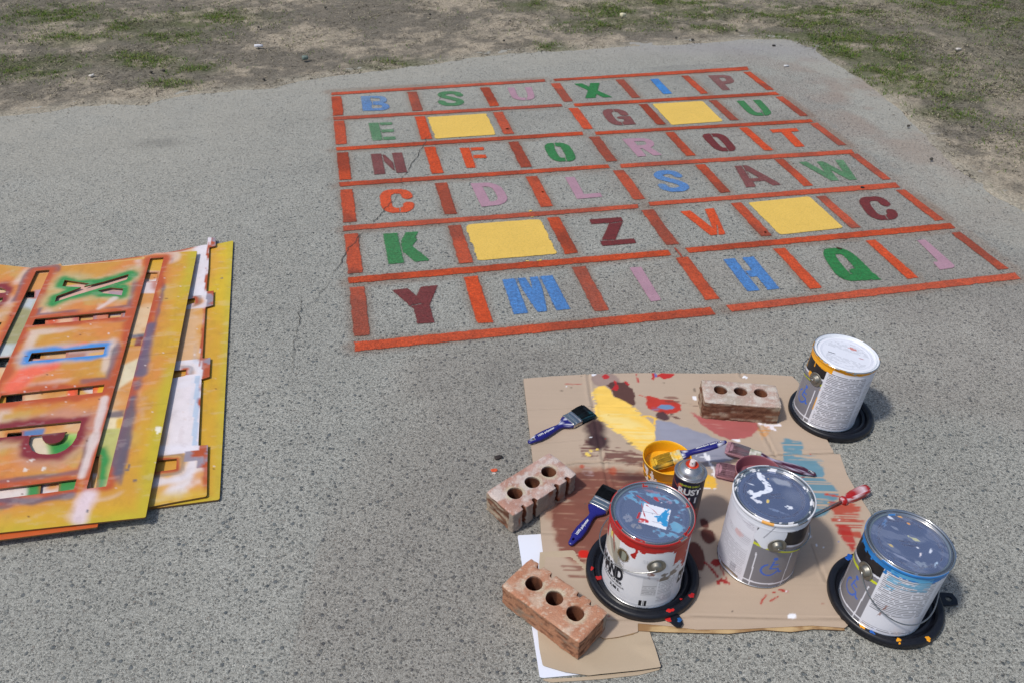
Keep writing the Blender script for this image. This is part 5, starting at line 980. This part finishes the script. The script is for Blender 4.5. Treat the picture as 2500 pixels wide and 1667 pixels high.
def lp(P,r,A):
    Q=np.column_stack([P[:,1],-P[:,0]]); c=lin(164,174,198)[None]*np.ones((len(P),1))*(.9+.18*fbm(P[:,0]*30,P[:,1]*30,3,17))[:,None]; met=np.full(len(P),.8)
    for (x,y,a,b,s) in ((-.048,.030,.012,.008,1),(-.036,.046,.018,.004,2),(.0,.052,.016,.008,3),(.024,.046,.018,.007,4),(.052,.002,.010,.008,5),(.046,-.022,.022,.012,6),(.034,-.042,.022,.010,7),(-.02,.022,.016,.006,8),(-.044,-.012,.006,.004,9),(.056,.026,.006,.010,10)):
        k=ell(Q,(x,y),a,b,.0015,s,.007,90)*ss(.34,.5,fbm(Q[:,0]*60,Q[:,1]*90,3,s)); c=mix(c,mix(lin(70,150,196)[None],lin(120,180,206)[None],fbm(Q[:,0]*50,Q[:,1]*50,3,s)),k*.85); met=met*(1-k*.8)
    q=np.abs((Q-[.006,-.004])@np.array([[.995,.07],[-.07,.995]])).max(1)<.0265; c=np.where(q[:,None],lin(226,228,236),c); met=np.where(q,0,met)
    rowk=q&(np.abs(Q[:,1]-.002)<.0006)|(q&(np.abs(Q[:,1]+.019)<.0007)&(Q[:,0]>.002)); c=mix(c,lin(150,150,165)[None],rowk*.8)
    k=blob(Q,np.array([(.020,.022),(.032,.021),(.033,-.005),(.030,-.024),(.018,-.020),(.010,-.010),(.006,-.004),(.016,.004),(.018,.012)]),.0006,5,.006,160)*ss(.30,.42,fbm(Q[:,0]*170,Q[:,1]*120,3,4)+.08); c=mix(c,lin(52,146,200)[None],k); met=met*(1-k)
    for L,w_ in (([(-.024,.022),(-.020,.008),(-.014,-.008),(-.010,-.016)],.0009),([(-.014,.020),(.002,.010),(.010,.002)],.0008),([(-.036,.040),(-.010,.026)],.0012),([(-.024,-.004),(-.026,-.018)],.0022)): k=line(Q,L,w_,.0004,3,.0008); c=mix(c,lin(176,50,56)[None],k); met=met*(1-k)
    return scuffs(Q,c,met,[(-.016,-.020,.0095,.0065,(192,34,38),1),(.002,.040,.008,.0045,(186,44,44),2),(.010,.046,.012,.003,(170,60,70),3),(.030,.040,.006,.004,(180,110,130),4),(-.004,.058,.018,.0025,(170,50,56),5),(-.042,-.024,.007,.009,(160,160,168),6),(-.026,-.040,.010,.005,(170,160,150),7),(.014,.034,.002,.0015,(240,240,244),8),(.050,.010,.003,.002,(170,60,110),9),(-.052,.054,.003,.002,(170,40,40),10)])
def rr_(A,r,z):
    k=((r>.0815)&(n3(A,z,24,3)>.34))|((r>.0812)&(z<HR-.003))|((r<.080)&(n3(A,z,40,4)>.64)); c=mix(TIN[None]*np.ones((len(A),1)),RED[None],k*1.); return np.column_stack([c,(1-k*1.)*.95])
t=can('paint_can','white paint can with red dripping rim and splattered lid, nearest the bricks',.2837,1.1027,.019,HR,bp,rr_,lp,18,(-1,.030,.010))
tx=.0815+.0012
wraptext('HAND',.046,-49,.060,tx,M_INK,t,bold=.0022,squash=.52)
wraptext('ETANCHER',.0110,-44,.049,tx,M_INK,t,bold=.0003,squash=1.); wraptext('INTERIEUR EXTERIEUR',.0072,-43,.040,tx,M_INK,t,squash=.9); wraptext('3,48 L',.011,-36,.028,tx,M_INK,t,bold=.0003); wraptext('TAMM112 101',.0045,9,.0035,tx,M_INK,t); wraptext('WA',.022,66,.064,tx+.0004,M_SINK,t,bold=.0006); wraptext('S1',.012,3,.140,tx,M_SINK,t)
# --- black bucket lids the cans stand in
def blid(label,x,y,r,z0,tab=None,drops=(),seed=1,s=1.):
    t=thing('bucket_lid',label,'bucket lid',(x,y,z0),facing(x,y),'black plastic lids under the cans')
    pr=[(.001,.0058),(r*.70,.0058),(r*.735,.0066),(r*.75,.0125),(r*.78,.0132),(r*.80,.0125),(r*.815,.0078),(r*.85,.0075),(r*.87,.0150),(r*.895,.0178),(r*.955,.0178),(r*.985,.0162),(r,.0125),(r,.001),(r*.985,.0),(r*.975,.001),(r*.972,.010),(.001,.0048)]
    V,Fq=lathe(pr,160); n=len(V); c=np.repeat(lin(32,34,42)[None],n,0)
    A=np.degrees(np.arctan2(V[:,1],V[:,0])); R_=np.hypot(V[:,0],V[:,1])
    lobj('lid_disc',V,Fq,M_BLK,t)
    for (a,rr,ra,rb,col) in drops:
        a_=math.radians(a); k=28; th=np.linspace(0,2*math.pi,k,endpoint=False); rs=random.Random(int(a*7)); ph=[rs.uniform(0,6) for _ in range(4)]
        w_=1+.22*np.sin(2*th+ph[0])+.16*np.sin(3*th+ph[1])+.12*np.sin(5*th+ph[2])+.08*np.sin(9*th+ph[3])
        zt=.0067 if rr>1 else .0180 if rr>.88 else .0132
        cx_,cy_=r*rr*math.cos(a_),r*rr*math.sin(a_); ca,sa_=math.cos(a_),math.sin(a_)
        def rg_(f,zz): 
            X=ra*f*np.cos(th)*w_*.7; Y=rb*f*np.sin(th)*w_*1.15; return np.column_stack([cx_+X*ca-Y*sa_,cy_+X*sa_+Y*ca,np.full(k,zz)])
        V=np.concatenate([rg_(1,zt-.001),rg_(.97,zt+.0001),rg_(.8,zt+.0002)])
        Fl=[(l*k+i,l*k+(i+1)%k,(l+1)*k+(i+1)%k,(l+1)*k+i) for l in (0,1) for i in range(k)]+[tuple(range(2*k,3*k))]; lobj('paint_drop',V,Fl,plain('drop_paint',col,.4),t)
    if tab:
        a,L,w0,w1,hole=tab; a_=math.radians(a); pts=[(r*.96,-w0),(r+L*.5,-w0),(r+L,-w1),(r+L+.004,0),(r+L,w1),(r+L*.5,w0),(r*.96,w0)]
        hs=[np.column_stack([r+L*.62+L*.20*np.cos(q),w1*.45*np.sin(q)]) for q in [np.linspace(0,2*math.pi,16,endpoint=False)]] if hole else []
        P,Fq,B=sheet2d(np.array(pts),hs,.002); V,FF,n=slab(P,Fq,B,np.full(len(P),.0065),.003); Rm=np.array([[math.cos(a_),math.sin(a_)],[-math.sin(a_),math.cos(a_)]]); V[:,:2]=V[:,:2]@Rm; lobj('lid_tab',V,FF,M_BLK,t,smooth=False)
    return t
OY=lin(236,160,30)
blid('black plastic lid under the farthest can, touching a brick',.843,1.650,.107,.004,None,((-66,.80,.0035,.003,OY),(-72,.78,.0012,.0012,OY)))
blid('black plastic lid with a hole tab and yellow drips under the blue splashed can',.784,1.069,.114,.004,(128,.034,.016,.014,True),((-8,.93,.006,.005,OY),(2,.86,.005,.004,OY),(-2,.80,.005,.005,lin(30,90,170)),(3,.93,.004,.006,lin(30,90,170)),(21,.82,.006,.005,OY),(30,.92,.005,.005,OY),(30,.985,.003,.002,OY),(62,.97,.007,.005,OY),(-118,.93,.010,.008,lin(30,90,180)),(-122,.86,.007,.006,lin(200,150,60))),seed=3)
blid('black plastic lid with pouring tab and red drips under the red rimmed can',.288,1.116,.1185,.0075,(40,.022,.012,.008,False),((-62,.82,.010,.005,lin(170,28,26)),(-74,.90,.005,.004,lin(186,34,30)),(38,.93,.006,.007,lin(206,34,30)),(34,1.02,.010,.004,lin(196,36,34)),(43,1.10,.006,.005,lin(34,90,150)),(70,.95,.008,.005,lin(170,26,28)),(60,.84,.003,.002,lin(180,30,30))),seed=5)
# ------------------------------------------------------------------ tubs
def tub(label,x,y,z0,r,h,colin,colout,seed,fill):
    t=thing('plastic_tub',label,'plastic tub',(x,y,z0),facing(x,y),'small paint tubs on the cardboard')
    pr=[(.001,.0),(r*.84,.0),(r*.87,.002),(r*.965,h*.86),(r*.985,h*.87),(r*.985,h*.985),(r,h*.99),(r,h),(r*.975,h+.0008),(r*.955,h*.99),(r*.945,h*.88),(r*.90,fill+.001)]
    V,Fq=lathe(pr,120); a=np.arctan2(V[:,1],V[:,0]); c=np.repeat(colout[None],len(V),0); R_=np.hypot(V[:,0],V[:,1]); inn=np.arange(len(V))%len(pr)>7; c=np.where(inn[:,None],colin,c)
    # finer wall so that the spill can be drawn
    lobj('tub_wall',V,Fq,M_VC,t,np.column_stack([c,np.zeros(len(c))]))
    n=60; rr=np.linspace(.001,r*.93,n); A=np.linspace(0,2*math.pi,120,endpoint=False); AA,RR=np.meshgrid(A,rr,indexing='ij'); X=(RR*np.cos(AA)).ravel();Y=(RR*np.sin(AA)).ravel()
    Z=fill+.003*(fbm(X*60,Y*60,3,seed)-.5)+.010*ss(r*.6,r*.95,np.hypot(X,Y))*(fbm(X*30,Y*30,2,seed+1)); c=colin[None]*(.75+.5*fbm(X*50,Y*80,3,seed))[:,None]
    i=np.arange(120)[:,None]; j=np.arange(n-1)[None]; a_=i*n+j;b=((i+1)%120)*n+j; lobj('paint_pool',np.column_stack([X,Y,Z]),np.stack([a_,a_+1,b+1,b],-1).reshape(-1,4),M_VC,t,np.column_stack([c,np.zeros(len(c))]))
    return t
TUB=tub('yellow plastic tub of yellow paint with a brush resting in it',.375,1.4125,.0075,.0580,.056,lin(240,176,30),lin(238,178,46),4,.018)
# white spill down its wall
def spill(parent,r,h,a0,seed,col):
    n,m_=60,40; A=np.radians(np.linspace(a0-38,a0+38,n)); Z=np.linspace(.004,h*.84,m_); AA,ZZ=np.meshgrid(A,Z,indexing='ij'); AA=AA.ravel();ZZ=ZZ.ravel()
    k=(fbm(AA*6,ZZ*60,3,seed)+.25*np.cos((AA-np.radians(a0))*3+ZZ*40)>.60); R_=r*(.87+(.965-.87)*(ZZ-.002)/(h*.86-.002))+.0008
    V=np.column_stack([R_*np.cos(AA),R_*np.sin(AA),ZZ]); i=np.arange(n-1)[:,None];j=np.arange(m_-1)[None]; a_=(i*m_+j).ravel(); Fq=np.stack([a_,a_+m_,a_+m_+1,a_+1],1); Fq=Fq[k[Fq].all(1)]; lobj('paint_spill',V,Fq,plain('spilled_paint',col,.4),parent)
spill(TUB,.058,.056,-22,6,lin(226,214,206))
tub('pink plastic tub of mauve paint behind the white smeared can',.5815,1.372,.016,.0535,.050,lin(140,84,94),lin(176,124,124),8,.014)
# ------------------------------------------------------------------ brushes
def brush(label,A,B,up,Lh,Lf,Lb,wf,bristle,ferr,handle,txt=None,seed=1,flare=1.12,group='paint brushes'):
    "A handle tip, B bristle end, in world space"
    A=Vector(A);B=Vector(B); X=(B-A).normalized(); Y=Vector(up).cross(X).normalized(); Z=X.cross(Y); L=(B-A).length; k=L/(Lh+Lf+Lb); Lh*=k;Lf*=k;Lb*=k
    mt=Matrix((X,Y,Z)).transposed().to_4x4(); mt.translation=A
    t=thing('paint_brush',label,'paint brush',None,mat=mt,group=group); w2=wf/2
    sec=[(.000,.0030,.0022),(.004,.0062,.0036),(.02*k/k,.0090,.0048),(Lh*.22,.0120,.0056),(Lh*.40,.0125,.0062),(Lh*.58,.0098,.0062),(Lh*.72,.0072,.0060),(Lh*.80,.0085,.0062),(Lh*.88,w2*.72,.0066),(Lh*.95,w2*.96,.0070),(Lh+.003,w2*.96,.0070)]
    V,Fl=loft(sec,24,2.5); me=mesh('handle',V,Fl,handle[1](V) if handle[1] else None,smooth=True,mat=handle[0]); ho=link('handle',me,t)
    bm_V,bm_F=loft([(-.01,.0030,.004),(.01,.0030,.004)],16,2.0); Rz=np.array([[0,0,1],[0,1,0],[-1,0,0]],float)
    cut=link('cutter',mesh('cutter',(bm_V@Rz)*[1,1,1]+[.016,0,0],bm_F)); md=ho.modifiers.new('hole','BOOLEAN'); md.object=cut; md.operation='DIFFERENCE'; md.solver='EXACT'
    cut.parent=t; bpy.context.view_layer.update(); dg=bpy.context.evaluated_depsgraph_get(); nm=bpy.data.meshes.new_from_object(ho.evaluated_get(dg)); ho.modifiers.clear()
    if len(nm.vertices)>100: ho.data=nm
    bpy.data.objects.remove(cut)
    V,Fl=loft([(Lh-.004,w2*.985,.0078),(Lh-.0035,w2,.0084),(Lh+.0025,w2,.0084),(Lh+.003,w2*.985,.0078),(Lh+.006,w2*.985,.0078),(Lh+.0065,w2,.0083),(Lh+.0085,w2,.0083),(Lh+.009,w2*.985,.0078),(Lh+Lf-.006,w2*.985,.0076),(Lh+Lf-.0055,w2,.0081),(Lh+Lf-.002,w2,.0081),(Lh+Lf,w2*.98,.0074)],32,5)
    lobj('ferrule',V,Fl,ferr[0],t,ferr[1](V) if ferr[1] else None)
    # bristle bundle: many tapering tufts inside the ferrule outline
    rs=random.Random(seed); V=[];Fl=[];Cc=[]
    V0,F0=loft([(Lh+Lf-.003,w2*.95,.0068),(Lh+Lf+Lb*.3,w2*.98*(1+(flare-1)*.4),.0070),(Lh+Lf+Lb*.75,w2*.97*flare,.0052),(Lh+Lf+Lb*.93,w2*.95*flare,.0022)],32,4); V+=V0.tolist(); Fl+=F0; 
    n=260
    for i in range(n):
        y0=rs.uniform(-.95,.95)*w2; zz=rs.uniform(-1,1); z0=zz*.0066; Lx=Lh+Lf+Lb*rs.uniform(.90,1.0)*(1-.10*abs(y0/w2)**3); y1=y0*flare+rs.uniform(-.0012,.0012); z1=zz*.0022+rs.uniform(-.0006,.0006); w_=rs.uniform(.0006,.0011); b=len(V)
        s0=1 if zz>0 else -1
        zm=(.0071 if zz>0 else -.0071)
        V+=[(Lh+Lf-.001,y0-w_,s0*.0072),(Lh+Lf-.001,y0+w_,s0*.0072),(Lh+Lf+Lb*.45,(y0+y1)/2+w_,s0*.0070),(Lh+Lf+Lb*.45,(y0+y1)/2-w_,s0*.0070),(Lh+Lf+Lb*.8,y0+(y1-y0)*.8+w_*.8,s0*.0046),(Lh+Lf+Lb*.8,y0+(y1-y0)*.8-w_*.8,s0*.0046),(Lx,y1,z1)]
        f=[(b,b+1,b+2,b+3),(b+3,b+2,b+4,b+5),(b+5,b+4,b+6)]; Fl+=f
    V=np.array(V); c=bristle(V); jit=np.ones(len(V)); j=vn(V[:,1]*1500,V[:,0]*6,seed); c=c*(.7+.6*j)[:,None]
    lobj('bristles',V,Fl,M_BRIS,t,np.column_stack([c,np.zeros(len(c))]),smooth=False)
    if txt:
        me,TV=text_mesh(txt,.0085,.0002); W=np.column_stack([Lh*.42+TV[:,0],TV[:,1]-.0025,np.full(len(TV),.0066)]); me.vertices.foreach_set('co',W.astype(np.float32).ravel()); me.materials.clear(); me.materials.append(M_WHT); link('lettering',me,t)
    return t
kc=lambda col,col2=None,s=1,f=70,th=.5: (lambda V: (mix(np.asarray(col)[None],np.asarray(col2)[None],ss(th,th+.05,fbm(V[:,0]*f,V[:,1]*f,3,s,V[:,2]*f))) if col2 is not None else np.repeat(np.asarray(col)[None],len(V),0)))
cov=lambda f: (lambda V: np.column_stack([f(V),np.zeros(len(V))]))
HB2=vc('splattered_blue_handle',.28,220,.1,.0003,0)
hcol=cov(kc(lin(34,34,112),lin(214,216,226),5,110,.64)); Zz=.0165
p=lambda x,y,z:tuple(px(x,y,z))
BK=lin(20,24,28)
brush('blue handled brush with black bristles at the left end of the cardboard',p(1290,1080,.014),p(1443,1000,.015),(0,0,1),.135,.026,.050,.048,kc(BK,lin(24,62,72),3,60,.58),(M_TIN,None),(HB2,hcol),'100% polyester',1)
brush('blue handled brush with black bristles leaning against the red rimmed can',p(1391,1329,.014),p(1497,1190,.018),(0,0,1),.135,.026,.050,.048,kc(lin(18,20,24)),(M_TIN,None),(M_BLUEH,None),'100% polyester',2)
YB_=lin(226,184,60)
brush('blue handled brush with yellow soaked bristles resting in the yellow tub',p(1774,1077,.094),p(1588,1134,.034),(0.05,.25,1),.135,.024,.062,.040,kc(YB_,lin(110,108,70),7,40,.52),(M_VC,cov(kc(lin(206,196,150),lin(236,190,70),4,90,.5))),(HB2,hcol),'100% polyester',3)
brush('paint crusted maroon and white brush with mauve bristles right of the blue handle',p(1992,1158,.014),p(1769,1090,.018),(0,0,1),.150,.026,.066,.036,kc(lin(150,142,150),lin(164,122,132),7,40,.48),(M_VC,cov(kc(lin(168,168,146),lin(214,210,200),4,120,.5))),(M_VC,cov(kc(lin(70,26,50),lin(176,170,192),9,110,.52))),None,4,1.25)
brush('mauve soaked brush head poking out from under the pink tub',p(1925,1187,.014),p(1744,1144,.015),(0,0,1),.120,.022,.056,.046,kc(lin(168,126,136),lin(150,110,120),7,40,.5),(M_VC,cov(kc(lin(168,120,126),lin(190,180,180),4,120,.6))),(M_VC,cov(kc(lin(92,26,38),lin(206,200,212),9,70,.62))),None,5,1.05)
# ------------------------------------------------------------------ screwdriver
A=Vector(p(2119,1192,.016));B=Vector(p(1962,1268,.011)); X=(B-A).normalized(); Y=Vector((0,0,1)).cross(X).normalized(); mt=Matrix((X,Y,X.cross(Y))).transposed().to_4x4(); mt.translation=A
t=thing('screwdriver','red handled screwdriver smeared with white paint beside the white smeared can','screwdriver',None,mat=mt)
n=36; secs=[(.0,.006),(.003,.0115),(.010,.0140),(.022,.0142),(.050,.0136),(.062,.0118),(.070,.0080),(.073,.0082),(.078,.0112),(.082,.0110),(.086,.0070)]
V=[]
for x,r in secs:
    for k in range(n): q=2*math.pi*k/n; rr=r*(1-.13*(.5+.5*math.cos(6*q))*(.008<x<.066)); V.append((x,rr*math.cos(q),rr*math.sin(q)))
Fl=[(i*n+k,i*n+(k+1)%n,(i+1)*n+(k+1)%n,(i+1)*n+k) for i in range(len(secs)-1) for k in range(n)]+[tuple(range(n))[::-1],tuple((len(secs)-1)*n+k for k in range(n))]
V=np.array(V); lobj('handle',V,Fl,M_VC,t,cov(kc(lin(166,28,30),lin(216,196,202),3,70,.52))(V))
V,Fl=loft([(.084,.0032,.0032),(.165,.0032,.0032),(.175,.0036,.0022),(.186,.0040,.0008)],16,2); lobj('shaft',V,Fl,M_WIRE,t)
# ------------------------------------------------------------------ spray can
sx,sy=.3905,1.262; t=thing('spray_can','black spray paint can with silver dome and white nozzle, behind the red rimmed can','spray can',(sx,sy,.0075),facing(sx,sy)); Rs=.0335;Hs=.160
n=int(2*math.pi*Rs/.0015);m_=100;a=np.linspace(-math.pi,math.pi,n,endpoint=False);z=np.linspace(.003,Hs,m_);A,Z=np.meshgrid(a,z,indexing='ij');A=A.ravel();Z=Z.ravel()
c=mix(lin(26,26,48)[None]*np.ones((len(A),1)),lin(120,34,34)[None],ss(.115,.02,Z+.02*np.sin(A*2)))
c=mix(c,lin(190,96,70)[None],ell(np.column_stack([A*Rs,Z]),(-.017,.143),.0055,.0055,.0008,2,.001)); c=mix(c,lin(190,90,70)[None],((np.abs(Z-.128+.012*A)<.0015)&(A<0))*.8); c=mix(c,lin(150,36,34)[None],(Z<.075)*(fbm(A*3,Z*60,3,3)>.5))
V=np.column_stack([Rs*np.cos(A),Rs*np.sin(A),Z]);i=np.arange(n)[:,None];j=np.arange(m_-1)[None];a_=i*m_+j;b=((i+1)%n)*m_+j
lobj('body',V,np.stack([a_,b,b+1,a_+1],-1).reshape(-1,4),M_CAN,t,np.column_stack([c,np.zeros(len(c))]))
V,Fq=lathe([(Rs-.0006,Hs-.001),(Rs+.0012,Hs),(Rs+.0016,Hs+.002),(Rs+.0006,Hs+.0042),(Rs-.0012,Hs+.0044),(Rs-.0028,Hs+.003),(Rs-.0045,Hs+.004),(Rs-.0060,Hs+.0085),(Rs-.0095,Hs+.0145),(Rs-.0145,Hs+.0185),(.0158,Hs+.0198),(.0152,Hs+.0215),(.0158,Hs+.0228),(.0150,Hs+.0236),(.0138,Hs+.0226),(.0130,Hs+.019)],96); lobj('dome',V,Fq,plain('silver_dome_paint',lin(176,176,178),.3,.85),t)
V,Fq=lathe([(.0136,Hs+.0215),(.0126,Hs+.0232),(.0105,Hs+.0190),(.0075,Hs+.0185),(.0060,Hs+.0215),(.0001,Hs+.0220)],60); lobj('valve_cup',V,Fq,plain('orange_red_overspray',lin(196,62,34),.5),t)
V,Fq=lathe([(.0001,Hs+.020),(.0062,Hs+.020),(.0066,Hs+.0225),(.0058,Hs+.0240),(.0056,Hs+.0330),(.0048,Hs+.0345),(.0001,Hs+.0340)],36); nz=lobj('nozzle',V,Fq,plain('white_nozzle_plastic',lin(216,206,204),.45),t)
V,Fq=lathe([(.0001,.0),(.0014,.0),(.0014,.0006),(.0001,.0007)],16); V=V[:,[2,0,1]]+[.0055,0,Hs+.0295]; lobj('nozzle_hole',V,Fq,M_INK,nz)
V,Fq=lathe([(Rs-.003,.0),(Rs,.0),(Rs+.001,.0015),(Rs+.0004,.0035),(Rs-.001,.0035)],60); lobj('bottom_seam',V,Fq,M_TIN,t)
wraptext('WEATHER SHIELD',.0075,8,.146,Rs+.0006,M_YINK,t,squash=.75,bold=.0001); wraptext('RUST',.023,10,.1235,Rs+.0006,M_SINK,t,bold=.0010,squash=.95); wraptext('IN 1',.023,14,.099,Rs+.0006,M_SINK,t,bold=.0010,squash=.95)
# ------------------------------------------------------------------ small litter
def chip(name,label,cat,q,dim,col,ang,z=.0,rough=.7,curl=0):
    x,y,_=px(*q); V,Fl=loft([(-dim[0]/2,dim[1]/2,dim[2]/2),(-dim[0]/6,dim[1]/2*1.1,dim[2]/2*1.15,curl*.3),(dim[0]/5,dim[1]/2*.95,dim[2]/2,0,dim[1]*.06),(dim[0]/2,dim[1]/2*.8,dim[2]/2*.8,curl)],12,3)
    o=link(name,mesh(name,V,Fl,smooth=True,mat=plain(name+'_surface',col,rough,0,120,.4,.001,.2)),None,label,cat); o.location=(x,y,z+dim[2]/2+.002); o.rotation_euler=(0,0,ang)
chip('dark_chip','small dark flake on the pavement left of the cardboard','flake',(1217,1118),(.019,.012,.004),lin(52,44,42),.3)
chip('cigarette_butt','white and dark cigarette butt lying in the dirt at the upper left','cigarette',(633,123),(.045,.015,.014),lin(216,216,222),.15,.014)
chip('shell_piece','small white shell like scrap in the dirt near the left edge','scrap',(226,194),(.022,.018,.008),lin(206,200,190),.9,.012,.6,.004)
chip('stone','pale pointed stone in the grass near the top edge','stone',(1520,48),(.034,.026,.024),lin(206,200,170),.4,.012)
chip('stone','small green grey stone in the dirt above letter B','stone',(746,152),(.030,.024,.02),lin(110,124,116),.4,.01)
chip('stone','small pale pebble on the grass at the upper right','stone',(2337,130),(.030,.016,.012),lin(196,190,182),.2,.014)
chip('stone','white pebble on the pavement beside letter P','stone',(1919,164),(.026,.012,.008),lin(206,206,206),.2)
chip('dark_chip','dark clod on the upper pavement corner','flake',(1889,114),(.018,.012,.008),lin(60,58,56),.2)
chip('dark_chip','black seed like bit on the orange line above letter C','flake',(2105,461),(.013,.009,.006),lin(34,30,34),-.2)
chip('wood_sliver','tiny dark sliver on top of the green Q','sliver',(2048,610),(.018,.006,.004),lin(70,60,40),-.5,.002)
chip('twig','thin pale twig standing in the grass upper centre','twig',(1705,60),(.020,.004,.004),lin(190,180,150),1.3,.02)
for i,(a,b) in enumerate(((1795,32),(1797,80),(1650,98),(1690,102),(2034,106),(645,200),(2372,317),(2216,314),(632,72),(400,178),(370,182),(1050,40),(795,24),(2272,395),(1230,105),(1245,57))):
    lb=['on the dirt near the top','in the grass under the dark clump'][0]
    x,y,_=px(a,b); 
    V,Fl=loft([(-.008,.003,.003),(-.004,.0065,.005),(.003,.007,.0055),(.008,.003,.003)],10,2); V=V*(1+.25*(vn(V[:,0]*300,V[:,1]*300,i)-.5)[:,None])
    o=link('dark_clod',mesh('dark_clod',V,Fl,smooth=False,mat=M_CRK),None,'small dark clod of soil scattered on the dirt','clod','dark clods scattered on the dirt'); o.location=(x,y,.012); o.rotation_euler=(0,0,i)
